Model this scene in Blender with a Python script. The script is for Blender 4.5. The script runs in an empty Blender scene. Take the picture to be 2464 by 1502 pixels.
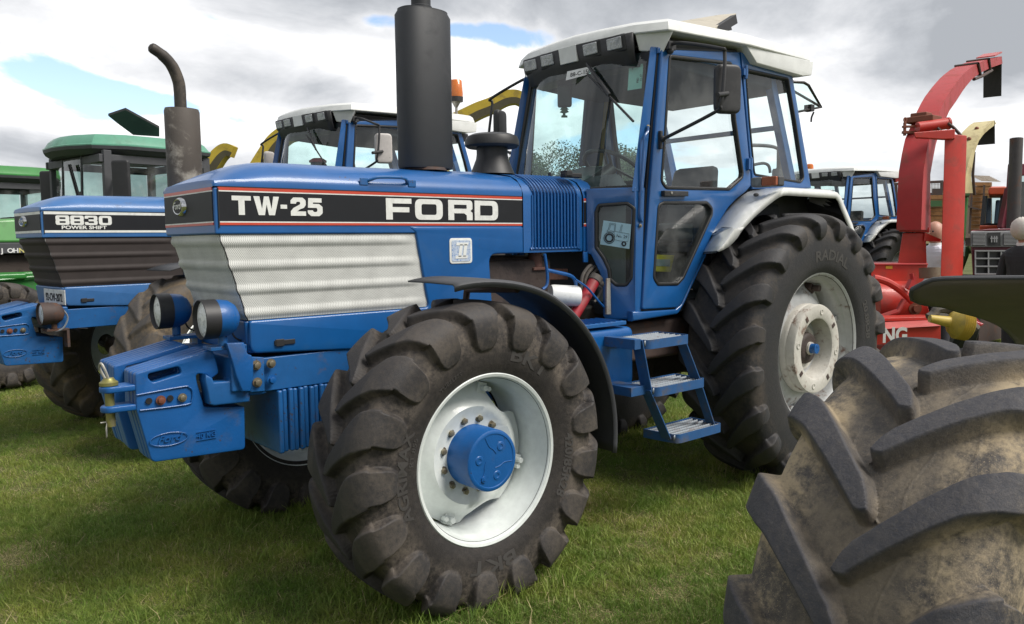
import bpy, bmesh, math, random
import numpy as np
from mathutils import Vector, Matrix
R_ = math.radians
random.seed(7); rng = np.random.default_rng(7)
scene = bpy.context.scene
COL = scene.collection
# ------------------------------------------------------------------ camera
IW, IH = 2464.0, 1501.5
CAMC = Vector((-2.19739, -3.65972, 1.62746)); YAW, PIT, ROL, FPX = 0.711067, 0.0896889, -0.0124215, 1936.719
_F = Vector((math.sin(YAW)*math.cos(PIT), math.cos(YAW)*math.cos(PIT), -math.sin(PIT)))
_R0 = Vector((math.cos(YAW), -math.sin(YAW), 0)); _U0 = _R0.cross(_F)
_R = _R0*math.cos(ROL)+_U0*math.sin(ROL); _U = -_R0*math.sin(ROL)+_U0*math.cos(ROL)
cd = bpy.data.cameras.new('camera'); cam = bpy.data.objects.new('camera', cd); COL.objects.link(cam)
M = Matrix((( _R.x,_U.x,-_F.x,CAMC.x),(_R.y,_U.y,-_F.y,CAMC.y),(_R.z,_U.z,-_F.z,CAMC.z),(0,0,0,1)))
cam.matrix_world = M
cd.sensor_fit = 'HORIZONTAL'; cd.sensor_width = 36; cd.lens = 36*FPX/IW; cd.clip_start = 0.05; cd.clip_end = 3000
scene.camera = cam
# ------------------------------------------------------------------ light and exposure
SUN_EL, SUN_AZ = R_(50), math.atan2(-.72, .42)      # direction to the sun in the ground plane
scene.view_settings.view_transform = 'Standard'; scene.view_settings.look = 'None'
scene.view_settings.exposure = 0.68; scene.view_settings.gamma = 1.0; scene.view_settings.use_curve_mapping = False
sd = bpy.data.lights.new('sun', 'SUN'); sun = bpy.data.objects.new('sun', sd); COL.objects.link(sun)
sd.energy = 2.6; sd.angle = R_(28); sd.color = (1, .95, .88)
sv = Vector((math.cos(SUN_EL)*math.cos(SUN_AZ), math.cos(SUN_EL)*math.sin(SUN_AZ), math.sin(SUN_EL)))
sun.rotation_euler = sv.to_track_quat('Z', 'Y').to_euler()
world = bpy.data.worlds.new('World'); scene.world = world; world.use_nodes = True
def nodes(nt):
    nt.nodes.clear()
    def N(t, **kw):
        n = nt.nodes.new(t)
        ins = kw.pop('ins', {})
        for k, v in kw.items(): setattr(n, k, v)
        for k, v in ins.items():
            if isinstance(v, bpy.types.NodeSocket): nt.links.new(v, n.inputs[k])
            else: n.inputs[k].default_value = v
        return n
    return N
def math_(N, op, a, b=None, c=None, clamp=False):
    ins = {0: a}
    if b is not None: ins[1] = b
    if c is not None: ins[2] = c
    return N('ShaderNodeMath', operation=op, use_clamp=clamp, ins=ins).outputs[0]
def ramp(N, fac, stops, interp='LINEAR'):
    n = N('ShaderNodeValToRGB', ins={0: fac}); cr = n.color_ramp; cr.interpolation = interp
    while len(cr.elements) < len(stops): cr.elements.new(.5)
    for e, (p, c) in zip(cr.elements, stops):
        e.position = p; e.color = (c, c, c, 1) if isinstance(c, (int, float)) else (*c, 1)
    return n.outputs[0]
def smooth(N, x, a, b, lo=0., hi=1.):
    return N('ShaderNodeMapRange', interpolation_type='SMOOTHSTEP', ins={0: x, 1: a, 2: b, 3: lo, 4: hi}).outputs[0]
def mixc(N, f, a, b, bt='MIX'):
    n = N('ShaderNodeMix', data_type='RGBA', blend_type=bt)
    lk = n.id_data.links
    for i, v in ((0, f), (6, a), (7, b)):
        if isinstance(v, bpy.types.NodeSocket): lk.new(v, n.inputs[i])
        else: n.inputs[i].default_value = v if i == 0 else ((*v, 1) if len(v) == 3 else v)
    return n.outputs[2]
def build_world():
    N = nodes(world.node_tree)
    sky = N('ShaderNodeTexSky', sky_type='NISHITA', sun_disc=False, sun_elevation=SUN_EL,
            sun_rotation=math.pi/2-SUN_AZ, air_density=1.0, dust_density=.6, ozone_density=1.4)
    tc = N('ShaderNodeTexCoord').outputs['Generated']
    sp = N('ShaderNodeSeparateXYZ', ins={0: tc})
    z = math_(N, 'MAXIMUM', sp.outputs[2], 0.0)
    zz = math_(N, 'ADD', z, .30)
    qx = math_(N, 'DIVIDE', sp.outputs[0], zz); qy = math_(N, 'DIVIDE', sp.outputs[1], zz)
    q = N('ShaderNodeCombineXYZ', ins={0: qx, 1: qy, 2: 0.0}).outputs[0]
    n1 = N('ShaderNodeTexNoise', noise_dimensions='3D', ins={'Vector': q, 'Scale': 1.7, 'Detail': 10.0, 'Roughness': .58, 'Distortion': .3}).outputs[0]
    mp = N('ShaderNodeMapping', ins={0: q, 1: (3.7, 1.3, .4)}).outputs[0]
    n2 = N('ShaderNodeTexNoise', noise_dimensions='3D', ins={'Vector': mp, 'Scale': 1.5, 'Detail': 9.0, 'Roughness': .58, 'Distortion': .5}).outputs[0]
    def blob(u, v, sx, sy, rot=0.):   # a soft patch of sky round one direction
        d = (_F + _R*((u-IW/2)/FPX) - _U*((v-IH/2)/FPX)).normalized()
        right = d.cross(Vector((0, 0, 1))).normalized(); up = right.cross(d)
        r2 = right*math.cos(rot)+up*math.sin(rot); u2 = -right*math.sin(rot)+up*math.cos(rot)
        a = N('ShaderNodeVectorMath', operation='DOT_PRODUCT', ins={0: tc, 1: tuple(r2)}).outputs['Value']
        b = N('ShaderNodeVectorMath', operation='DOT_PRODUCT', ins={0: tc, 1: tuple(u2)}).outputs['Value']
        f = N('ShaderNodeVectorMath', operation='DOT_PRODUCT', ins={0: tc, 1: tuple(d)}).outputs['Value']
        a = math_(N, 'MULTIPLY', a, 1/sx); b = math_(N, 'MULTIPLY', b, 1/sy)
        e = math_(N, 'ADD', math_(N, 'MULTIPLY', a, a), math_(N, 'MULTIPLY', b, b))
        g = math_(N, 'EXPONENT', math_(N, 'MULTIPLY', e, -1.0))
        return math_(N, 'MULTIPLY', g, math_(N, 'GREATER_THAN', f, 0.0))
    gap = None
    for u, v, sx, sy, rot, k in GAPS:
        t = math_(N, 'MULTIPLY', blob(u, v, sx, sy, rot), k)
        gap = t if gap is None else math_(N, 'ADD', gap, t)
    dens = math_(N, 'SUBTRACT', n1, gap)
    cover = smooth(N, dens, .27, .355)
    br = None
    for u, v, sx, sy, rot, k in BRIGHT:
        t = math_(N, 'MULTIPLY', blob(u, v, sx, sy, rot), k)
        br = t if br is None else math_(N, 'ADD', br, t)
    s = math_(N, 'ADD', math_(N, 'ADD', math_(N, 'MULTIPLY', n2, 1.5), math_(N, 'MULTIPLY', n1, -.93)), br)
    s = math_(N, 'ADD', s, math_(N, 'MULTIPLY', smooth(N, dens, .32, .46), -.10))
    cc = ramp(N, s, [(.0, (2.9, 3.05, 3.3)), (.14, (3.8, 3.95, 4.2)), (.28, (5.0, 5.1, 5.3)), (.42, (6.2, 6.25, 6.4)), (.62, (8.3, 8.3, 8.35))])
    sky2 = mixc(N, 1.0, sky.outputs[0], (1.5, 1.42, 1.45), 'MULTIPLY')
    hz = smooth(N, z, .0, .14, .5, 0.)
    sky2 = mixc(N, hz, sky2, (4.2, 5.1, 6.3))
    col = mixc(N, cover, sky2, cc)
    bg = N('ShaderNodeBackground', ins={0: col, 1: .1})
    out = N('ShaderNodeOutputWorld', ins={0: bg.outputs[0]})
# soft clear gaps and bright banks of the cloud cover: (u, v, width, height, tilt, strength)
GAPS = [(190, 215, .11, .026, -.12, .24), (470, 262, .13, .016, -.20, .22), (620, 72, .10, .010, -.22, .20), (1150, 75, .10, .014, -.10, .22), (900, 45, .05, .012, -.1, .16),
        (1990, 330, .05, .022, -.1, .15), (2130, 405, .10, .018, 0, .22), (1420, 330, .09, .09, 0, .16), (1600, 300, .07, .05, 0, .10), (1650, 400, .12, .04, 0, .16)]
BRIGHT = [(250, 285, .22, .045, -.10, .50), (640, 330, .2, .04, -.05, .34), (760, 100, .20, .045, -.18, .50), (60, 70, .16, .04, 0, .10), (1150, 160, .16, .06, 0, .36), (1300, 260, .12, .06, 0, .2),
          (2150, 270, .24, .045, -.1, .26), (2050, 360, .15, .03, 0, .22), (350, 150, .24, .05, -.1, .14), (2000, 90, .40, .07, -.05, -.14), (2330, 330, .2, .04, 0, -.05), (100, 345, .15, .02, 0, -.18), (450, 345, .1, .015, 0, -.08), (400, 15, .30, .04, 0, -.14), (700, 190, .2, .03, -.2, -.06)]
build_world()
# ------------------------------------------------------------------ measuring: a place in the photo, put on a plane that is really there
Y0 = 0.13                                     # the centre line of the near tractor
CROP = {1: (2050, 50, 3.493), 2: (2600, 50, 3.265), 3: (2050, 450, 3.493), 4: (2600, 480, 3.265), 5: (2300, 780, 2.889), 6: (350, 1150, 2.003),
        7: (1900, 950, 3.338), 8: (1200, 1150, 1.1552), 9: (2650, 800, 1.3653), 'C': (3150, 600, 2.6047), 'D': (0, 400, 3.0038), 'A': (1100, 200, 2.865), 'E': (600, 650, 3.0038), 'H': (3500, 1050, 3.755)}
for _c in range(4):
    for _r in range(3): CROP['%d%d' % (_c, _r)] = (1024*_c, 832*_r, 1.8057)
def uv_(c, a, b):
    if not c: return a, b
    o = CROP[c]; return (o[0]+a/o[2])/1.66234, (o[1]+b/o[2])/1.66234
def at(c, a, b, ax, val):
    u, v = uv_(c, a, b); k = 'xyz'.index(ax)
    if ax == 'y': val = val+Y0
    d = _F+_R*((u-IW/2)/FPX)-_U*((v-IH/2)/FPX)
    t = (val-CAMC[k])/d[k]; P = CAMC+d*t; P.y -= Y0
    return P
def wp(u, v, D, c=None):                      # a point of the far background, D metres ahead
    if c: u, v = uv_(c, u, v)
    return CAMC+(_F+_R*((u-IW/2)/FPX)-_U*((v-IH/2)/FPX))*D
def xz(c, pts, y):
    r = []
    for p in pts:
        P = at(c, p[0], p[1], 'y', y); r.append((P.x, P.z)+tuple(p[2:]))
    return r
# ------------------------------------------------------------------ materials
MATS = {}
def mat(name, col, rough=.5, metal=0., coat=0., dirt=None, damt=.3, dscale=6., dlo=.5, bump=0., bscale=60., spec=.5, emis=None, var=.06, low=None, chips=0.):
    if name in MATS: return MATS[name]
    m = bpy.data.materials.new(name); m.use_nodes = True; N = nodes(m.node_tree)
    geo = N('ShaderNodeTexCoord').outputs['Object']
    c = (*col, 1)
    nz = N('ShaderNodeTexNoise', ins={'Vector': geo, 'Scale': dscale*2.3, 'Detail': 6.0, 'Roughness': .6}).outputs[0]
    base = mixc(N, smooth(N, nz, .3, .7), tuple(x*(1-var) for x in col), tuple(min(1, x*(1+var)) for x in col))
    r = rough
    if dirt:
        n2 = N('ShaderNodeTexNoise', ins={'Vector': geo, 'Scale': dscale, 'Detail': 9.0, 'Roughness': .68, 'Distortion': .3}).outputs[0]
        f = smooth(N, n2, dlo, dlo+.16, 0., damt)
        if low:      # dirt gathers on the lower part of the thing
            zc = N('ShaderNodeSeparateXYZ', ins={0: geo}).outputs[2]
            f = math_(N, 'MAXIMUM', f, math_(N, 'MULTIPLY', smooth(N, math_(N, 'ADD', zc, math_(N, 'MULTIPLY', n2, .25)), low[1], low[0]), low[2]))
        base = mixc(N, f, base, dirt)
        r = math_(N, 'ADD', math_(N, 'MULTIPLY', f, .4), rough, clamp=True)
    if chips:     # stone chips and specks of rust
        n3 = N('ShaderNodeTexNoise', ins={'Vector': geo, 'Scale': 60., 'Detail': 4., 'Roughness': .6}).outputs[0]
        n4 = N('ShaderNodeTexNoise', ins={'Vector': geo, 'Scale': 5., 'Detail': 3.}).outputs[0]
        base = mixc(N, math_(N, 'MULTIPLY', smooth(N, math_(N, 'ADD', n3, math_(N, 'MULTIPLY', n4, .5)), 1.02-chips, 1.06-chips), .8), base, (.055, .035, .025))
    p = N('ShaderNodeBsdfPrincipled', ins={'Base Color': base, 'Roughness': r, 'Metallic': metal, 'Coat Weight': coat, 'Coat Roughness': .08, 'Specular IOR Level': spec})
    if emis: p.inputs['Emission Color'].default_value = (*emis[0], 1); p.inputs['Emission Strength'].default_value = emis[1]
    if bump:
        nb = N('ShaderNodeTexNoise', ins={'Vector': geo, 'Scale': bscale, 'Detail': 5.0, 'Roughness': .6}).outputs[0]
        b = N('ShaderNodeBump', ins={'Strength': bump, 'Distance': .01, 'Height': nb})
        m.node_tree.links.new(b.outputs[0], p.inputs['Normal'])
    N('ShaderNodeOutputMaterial', ins={0: p.outputs[0]})
    MATS[name] = m
    return m
def glass(name, tint, dirt=.06, rough=.02):
    if name in MATS: return MATS[name]
    m = bpy.data.materials.new(name); m.use_nodes = True; N = nodes(m.node_tree)
    tr = N('ShaderNodeBsdfTransparent', ins={0: (*tint, 1)})
    gl = N('ShaderNodeBsdfGlossy', ins={0: (1, 1, 1, 1), 'Roughness': rough})
    df = N('ShaderNodeBsdfDiffuse', ins={0: (.55, .56, .54, 1)})
    g_ = N('ShaderNodeNewGeometry'); dt = N('ShaderNodeVectorMath', operation='DOT_PRODUCT', ins={0: g_.outputs['Normal'], 1: g_.outputs['Incoming']}).outputs['Value']
    fr = math_(N, 'ADD', math_(N, 'MULTIPLY', math_(N, 'POWER', math_(N, 'SUBTRACT', 1.0, math_(N, 'ABSOLUTE', dt)), 5.0), .95), .045)
    nz = N('ShaderNodeTexNoise', ins={'Vector': N('ShaderNodeTexCoord').outputs['Object'], 'Scale': 5., 'Detail': 6.}).outputs[0]
    a = N('ShaderNodeMixShader', ins={0: math_(N, 'MULTIPLY', smooth(N, nz, .35, .75), dirt), 1: tr.outputs[0], 2: df.outputs[0]})
    b = N('ShaderNodeMixShader', ins={0: math_(N, 'MULTIPLY', fr, 1.35, clamp=True), 1: a.outputs[0], 2: gl.outputs[0]})
    N('ShaderNodeOutputMaterial', ins={0: b.outputs[0]})
    MATS[name] = m
    return m
RUST = (.13, .055, .028); MUD = (.16, .12, .08); DUST = (.22, .19, .15)
BLUE = mat('blue_paint', (.004, .088, .29), .38, coat=.3, dirt=(.025, .10, .22), damt=.25, dscale=3.5, dlo=.56, bump=.02, bscale=25, chips=.03)
BLUE_W = mat('worn_blue_paint', (.008, .095, .29), .5, coat=.1, dirt=(.09, .06, .045), damt=.7, dscale=7, dlo=.57, bump=.08, bscale=40, chips=.12)
BLUE_C = mat('blue_casting_paint', (.004, .088, .30), .45, coat=.15, dirt=(.05, .07, .12), damt=.45, dscale=5, dlo=.55, bump=.12, bscale=90, chips=.06)
BLUE_CAB = mat('blue_cab_paint', (.008, .09, .285), .33, coat=.6, dirt=(.05, .1, .22), damt=.2, dscale=4, dlo=.55)
BLUE_OLD = mat('faded_blue_paint', (.035, .13, .33), .42, coat=.2, dirt=(.10, .09, .08), damt=.45, dscale=5, dlo=.56, bump=.05, bscale=40)
WHITE = mat('white_cab_paint', (.70, .71, .69), .4, coat=.3, dirt=(.46, .46, .43), damt=.3, dscale=5, dlo=.55)
WHITE_R = mat('white_rim_paint', (.68, .72, .70), .35, coat=.3, dirt=(.34, .33, .30), damt=.35, dscale=9, dlo=.6)
SILVER = mat('silver_rim_paint', (.44, .45, .45), .45, metal=.15, dirt=RUST, damt=.9, dscale=9, dlo=.54, bump=.1, bscale=50)
SILVER2 = mat('rusty_white_cast_iron', (.52, .50, .45), .6, dirt=RUST, damt=.9, dscale=9, dlo=.53, bump=.25, bscale=60)
BLACK = mat('black_plastic', (.022, .022, .024), .5, dirt=(.08, .08, .08), damt=.25, dscale=6)
BLACK_G = mat('grey_black_plastic', (.058, .060, .066), .6, dirt=(.10, .10, .10), damt=.3, dscale=6, bump=.05, bscale=120)
MUFF = mat('black_exhaust_paint', (.022, .024, .028), .55, dirt=(.05, .05, .055), damt=.5, dscale=4, bump=.03, bscale=200)
RUBSEAL = mat('black_rubber_seal', (.018, .018, .018), .45)
DARKIN = mat('dark_cab_lining', (.035, .038, .045), .8)
SEATM = mat('grey_seat_vinyl', (.05, .05, .055), .7)
DECALK = mat('black_decal', (.012, .013, .016), .5, spec=.3)
DECALW = mat('white_decal', (.72, .73, .70), .4, dirt=(.5, .5, .48), damt=.4, dscale=14)
DECALR = mat('red_decal', (.52, .055, .025), .35, coat=.2)
BOLT = mat('zinc_bolt', (.28, .25, .18), .4, metal=.7, dirt=RUST, damt=.6, dscale=30)
ENG = mat('oily_engine_iron', (.05, .035, .03), .65, dirt=(.02, .018, .018), damt=.7, dscale=6, bump=.3, bscale=30)
ENGB = mat('rusty_manifold', (.13, .06, .045), .75, dirt=(.05, .03, .025), damt=.7, dscale=9, bump=.2, bscale=60)
REDP = mat('red_paint', (.48, .03, .018), .45, coat=.2, dirt=(.20, .05, .035), damt=.45, dscale=4, bump=.04, bscale=30)
REDF = mat('faded_red_paint', (.38, .022, .022), .5, dirt=(.20, .07, .05), damt=.5, dscale=4, bump=.05, bscale=30)
REDT = mat('red_cylinder_paint', (.36, .02, .03), .35, coat=.4, dirt=(.2, .1, .08), damt=.4, dscale=16)
PWHITE = mat('white_plastic', (.75, .76, .75), .35, coat=.2, dirt=(.5, .5, .45), damt=.3, dscale=12)
PAPER = mat('pale_blue_paper', (.36, .55, .62), .8)
INK = mat('ink', (.02, .02, .025), .7)
CHROME = mat('chrome', (.6, .6, .6), .12, metal=1.)
LENS = mat('clear_lamp_glass', (.75, .77, .77), .3, metal=.2, dirt=(.25, .27, .25), damt=.7, dscale=22, dlo=.48, bump=.6, bscale=70)
LENS2 = mat('ribbed_lamp_glass', (.48, .49, .50), .25, metal=.3, dirt=(.24, .25, .27), damt=.6, dscale=12, dlo=.47, bump=.5, bscale=60)
ORANGE = mat('orange_lens', (.62, .16, .015), .25, coat=.6, dirt=(.35, .06, .01), damt=.5, dscale=25)
AMBER = mat('amber_lens', (.32, .07, .015), .3, coat=.4, dirt=(.15, .03, .01), damt=.5, dscale=25)
HOSE = mat('grey_hose', (.10, .09, .08), .7, dirt=DUST, damt=.5, dscale=30)
STEEL = mat('step_steel', (.22, .25, .28), .5, metal=.3, dirt=RUST, damt=.5, dscale=12)
GREYS = mat('worn_zinc', (.38, .37, .33), .5, metal=.4, dirt=RUST, damt=.5, dscale=12)
YEL = mat('yellow_paint', (.50, .36, .03), .5, dirt=(.18, .13, .05), damt=.5, dscale=5)
CREAM = mat('cream_paint', (.56, .48, .25), .55, dirt=(.22, .15, .09), damt=.5, dscale=6)
GREEN = mat('green_paint', (.03, .19, .035), .4, coat=.3, dirt=(.05, .10, .05), damt=.5, dscale=4)
GREEN_P = mat('faded_green_roof_paint', (.09, .28, .185), .4, coat=.3, dirt=(.08, .19, .13), damt=.5, dscale=4)
GREEN_D = mat('dull_green_paint', (.05, .13, .045), .5, dirt=(.10, .10, .06), damt=.6, dscale=5)
MAROON = mat('maroon_paint', (.15, .018, .035), .45, dirt=(.10, .05, .04), damt=.5, dscale=5)
WOOD = mat('orange_brown_boards', (.32, .15, .05), .7, dirt=(.16, .09, .04), damt=.6, dscale=7)
WOODG = mat('grey_boards', (.20, .16, .12), .8, dirt=(.09, .08, .06), damt=.6, dscale=7)
IRON = mat('dark_rusty_iron', (.06, .04, .035), .7, dirt=RUST, damt=.6, dscale=9)
GREYP = mat('grey_grille_paint', (.25, .25, .26), .5)
GL = glass('green_tinted_glass', (.76, .93, .91))
GL2 = glass('clear_glass', (.84, .95, .94), .10)
GLD = glass('dark_cab_glass', (.60, .74, .72), .10)
def rubber(name, lo, top, mudc, mudamt, scale=5., bump=.35, straw=False):
    m = bpy.data.materials.new(name); m.use_nodes = True; N = nodes(m.node_tree)
    co = N('ShaderNodeTexCoord').outputs['Object']
    at_ = N('ShaderNodeAttribute', attribute_name='lug').outputs['Fac']
    n1 = N('ShaderNodeTexNoise', ins={'Vector': co, 'Scale': scale, 'Detail': 8., 'Roughness': .65, 'Distortion': .2}).outputs[0]
    n2 = N('ShaderNodeTexNoise', ins={'Vector': co, 'Scale': scale*9, 'Detail': 8., 'Roughness': .75}).outputs[0]
    base = mixc(N, smooth(N, at_, .75, .98), lo, top)
    base = mixc(N, smooth(N, n2, .3, .75, 0., .5), base, tuple(x*1.7 for x in lo))
    # dust lies on flanks and valleys, scrubbed off the worn lug tops
    reg = N('ShaderNodeAttribute', attribute_name='dust').outputs['Fac']
    f = math_(N, 'MULTIPLY', smooth(N, math_(N, 'ADD', math_(N, 'MULTIPLY', n1, .6), math_(N, 'MULTIPLY', n2, .4)), .40, .62), reg)
    f = math_(N, 'MULTIPLY', f, mudamt, clamp=True)
    base = mixc(N, f, base, mudc)
    if straw:
        v = N('ShaderNodeTexNoise', ins={'Vector': co, 'Scale': 220., 'Detail': 3., 'Distortion': 1.5}).outputs[0]
        base = mixc(N, math_(N, 'MULTIPLY', smooth(N, v, .58, .68), math_(N, 'ADD', math_(N, 'MULTIPLY', reg, .5), .12)), base, (.34, .27, .18))
    r = math_(N, 'ADD', .62, math_(N, 'MULTIPLY', f, .3))
    p = N('ShaderNodeBsdfPrincipled', ins={'Base Color': base, 'Roughness': r, 'Specular IOR Level': .4})
    h = math_(N, 'ADD', math_(N, 'MULTIPLY', n2, .6), math_(N, 'MULTIPLY', n1, .8))
    b = N('ShaderNodeBump', ins={'Strength': bump, 'Distance': .012, 'Height': h})
    m.node_tree.links.new(b.outputs[0], p.inputs['Normal'])
    N('ShaderNodeOutputMaterial', ins={0: p.outputs[0]})
    return m
RUB_F = rubber('front_tyre_rubber', (.020, .0175, .017), (.033, .031, .032), (.15, .125, .10), .75)
RUB_R = rubber('rear_tyre_rubber', (.020, .020, .022), (.028, .028, .031), (.10, .08, .06), .55)
RUB_O = rubber('old_tyre_rubber', (.05, .043, .036), (.055, .05, .047), (.17, .125, .075), 1.0)
RUB_G = rubber('dusty_tyre_rubber', (.060, .054, .050), (.034, .035, .044), (.36, .29, .19), 1.15, 4.5, .6, straw=True)
# ------------------------------------------------------------------ geometry helpers
class MB:
    def __init__(s): s.v = []; s.f = []
    def add(s, v, f):
        o = len(s.v); s.v += [tuple(x) for x in v]; s.f += [tuple(i+o for i in q) for q in f]; return s
    def box(s, c, d, rot=None):
        hx, hy, hz = d[0]/2, d[1]/2, d[2]/2
        P = [Vector((a*hx, b*hy, e*hz)) for a in (-1, 1) for b in (-1, 1) for e in (-1, 1)]
        if rot is not None: P = [rot @ p for p in P]
        return s.add([p+Vector(c) for p in P], [(0, 1, 3, 2), (4, 6, 7, 5), (0, 4, 5, 1), (2, 3, 7, 6), (0, 2, 6, 4), (1, 5, 7, 3)])
    def hexa(s, bot, top):        # two rings of corner points
        n = len(bot)
        return s.add(list(bot)+list(top), [tuple(range(n))[::-1], tuple(range(n, 2*n))]+[(i, (i+1) % n, n+(i+1) % n, n+i) for i in range(n)])
    def bar(s, a, b, w, h=None, up=(0, 0, 1)):
        a, b = Vector(a), Vector(b); h = h or w; d = (b-a); L = d.length
        if L < 1e-6: return s
        x = d.normalized(); y = Vector(up).cross(x)
        if y.length < 1e-3: y = Vector((0, 1, 0)).cross(x)
        y.normalize(); z = x.cross(y)
        return s.box((a+b)/2, (L, w, h), Matrix((x, y, z)).transposed())
    def tube(s, pts, r, n=10, cap=True):
        pts = [Vector(p) for p in pts]; rr = r if isinstance(r, (list, tuple)) else [r]*len(pts)
        rings = []; prev = None
        for i, p in enumerate(pts):
            t = (pts[min(i+1, len(pts)-1)]-pts[max(i-1, 0)]).normalized()
            a = prev-t*prev.dot(t) if prev is not None else (Vector((0, 0, 1)) if abs(t.z) < .9 else Vector((1, 0, 0))).cross(t)
            a.normalize(); prev = a; b = t.cross(a)
            rings.append([p+(a*math.cos(2*math.pi*k/n)+b*math.sin(2*math.pi*k/n))*rr[i] for k in range(n)])
        v = [q for r_ in rings for q in r_]; f = []
        for i in range(len(pts)-1):
            for k in range(n): f.append((i*n+k, i*n+(k+1) % n, (i+1)*n+(k+1) % n, (i+1)*n+k))
        if cap: f += [tuple(range(n))[::-1], tuple(range((len(pts)-1)*n, len(pts)*n))]
        return s.add(v, f)
    def cyl(s, a, b, r, r2=None, n=20): return s.tube([a, b], [r, r if r2 is None else r2], n)
    def lathe(s, prof, o=(0, 0, 0), ax=(0, 1, 0), n=48, caps=False, t0=0., t1=2*math.pi):   # prof: (radius, along axis)
        ax = Vector(ax).normalized(); e = Vector((0, 0, 1)) if abs(ax.z) < .9 else Vector((1, 0, 0))
        e1 = (e-ax*e.dot(ax)).normalized(); e2 = ax.cross(e1); full = abs(t1-t0-2*math.pi) < 1e-6
        m = n if full else n+1; v = []
        for r, h in prof:
            for k in range(m):
                a = t0+(t1-t0)*k/n; v.append(Vector(o)+ax*h+(e1*math.cos(a)+e2*math.sin(a))*r)
        f = []
        for i in range(len(prof)-1):
            for k in range(n):
                k2 = (k+1) % m; f.append((i*m+k, i*m+k2, (i+1)*m+k2, (i+1)*m+k))
        if caps: f += [tuple(range(m)), tuple(range((len(prof)-1)*m, len(prof)*m))[::-1]]
        return s.add(v, f)
    def grid(s, P):               # rows of points
        n = len(P[0]); v = [q for row in P for q in row]
        return s.add(v, [(i*n+j, i*n+j+1, (i+1)*n+j+1, (i+1)*n+j) for i in range(len(P)-1) for j in range(n-1)])
    def sphere(s, c, r, sc=(1, 1, 1), n=14):
        v = []; f = []
        for i in range(n+1):
            a = math.pi*i/n
            for k in range(2*n):
                b = math.pi*k/n; v.append(Vector(c)+Vector((math.sin(a)*math.cos(b)*sc[0], math.sin(a)*math.sin(b)*sc[1], math.cos(a)*sc[2]))*r)
        for i in range(n):
            for k in range(2*n): f.append((i*2*n+k, i*2*n+(k+1) % (2*n), (i+1)*2*n+(k+1) % (2*n), (i+1)*2*n+k))
        return s.add(v, f)
def spl(pts, n=6):               # smooth path through points
    P = [Vector(p) for p in pts]; out = []
    for i in range(len(P)-1):
        a = P[max(i-1, 0)]; b = P[i]; c = P[i+1]; d = P[min(i+2, len(P)-1)]
        for k in range(n):
            t = k/n; out.append(.5*((2*b)+(c-a)*t+(2*a-5*b+4*c-d)*t*t+(3*b-a-3*c+d)*t**3))
    out.append(P[-1]); return out
def fin(me, ang=35):
    bm = bmesh.new(); bm.from_mesh(me); bmesh.ops.remove_doubles(bm, verts=bm.verts, dist=1e-5); bmesh.ops.recalc_face_normals(bm, faces=bm.faces); bm.to_mesh(me); bm.free()
    me.shade_smooth(); me.set_sharp_from_angle(angle=R_(ang)); return me
def obj(name, g, m, parent=None, label=None, bev=0., ang=35, seg=2, mirror=False, raw=False):
    if isinstance(g, MB):
        me = bpy.data.meshes.new(name); me.from_pydata(g.v, [], g.f)
    else: me = g
    if mirror:
        me.transform(Matrix.Diagonal((1, -1, 1, 1))); me.flip_normals()
    if not raw: fin(me, ang)
    if m is not None:
        me.materials.clear(); me.materials.append(m)
    o = bpy.data.objects.new(name, me); COL.objects.link(o)
    if parent is not None: o.parent = parent
    if label: o['label'] = label
    if bev:
        b = o.modifiers.new('bevel', 'BEVEL'); b.width = bev; b.segments = seg; b.limit_method = 'ANGLE'; b.angle_limit = R_(32); b.harden_normals = True
    return o
def tag(o, label, cat, group=None):
    o['label'] = label; o['category'] = cat
    if group: o['group'] = group
    return o
def thing(name, label, cat, loc=(0, 0, 0), rz=0., group=None):
    o = bpy.data.objects.new(name, None); COL.objects.link(o); o.location = loc; o.rotation_euler = (0, 0, rz)
    return tag(o, label, cat, group)
def piv(name, parent, loc=(0, 0, 0), rz=0.):
    o = bpy.data.objects.new(name, None); COL.objects.link(o); o.parent = parent; o.location = loc; o.rotation_euler = (0, 0, rz); return o
def rpoly(pts, default=0., n=6):   # polygon whose corners may be rounded: (x, y[, radius])
    P = [(Vector((p[0], p[1])), (p[2] if len(p) > 2 else default)) for p in pts]; out = []
    for i, (p, r) in enumerate(P):
        if r <= 0: out.append(p); continue
        a = P[i-1][0]; b = P[(i+1) % len(P)][0]; da = (a-p); db = (b-p)
        la, lb = da.length, db.length; da.normalize(); db.normalize()
        ang = da.angle(db, math.pi)
        if ang > math.pi-.05: out.append(p); continue
        t = min(r/math.tan(ang/2), la*.48, lb*.48)
        p0 = p+da*t; p1 = p+db*t
        for k in range(n+1):
            s = k/n; out.append(p0*(1-s)**2+p*2*s*(1-s)+p1*s*s)
    return out
def flat(outlines, thick, bevel=0., M=None, res=2):
    cu = bpy.data.curves.new('outline', 'CURVE'); cu.dimensions = '2D'; cu.fill_mode = 'BOTH'
    cu.extrude = max(thick/2-bevel, 0); cu.bevel_depth = bevel; cu.bevel_resolution = res; cu.offset = -bevel
    for pts in outlines:
        sp = cu.splines.new('POLY'); sp.points.add(len(pts)-1); sp.use_cyclic_u = True
        for q, p in zip(sp.points, pts): q.co = (p[0], p[1], 0, 1)
    o = bpy.data.objects.new('outline', cu); me = bpy.data.meshes.new_from_object(o)
    bpy.data.objects.remove(o); bpy.data.curves.remove(cu)
    if M is not None: me.transform(M)
    return me
def side_m(y): return Matrix(((1, 0, 0, 0), (0, 0, -1, y), (0, 1, 0, 0), (0, 0, 0, 1)))      # (x, z) drawing to the plane y, outside towards -y
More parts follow.
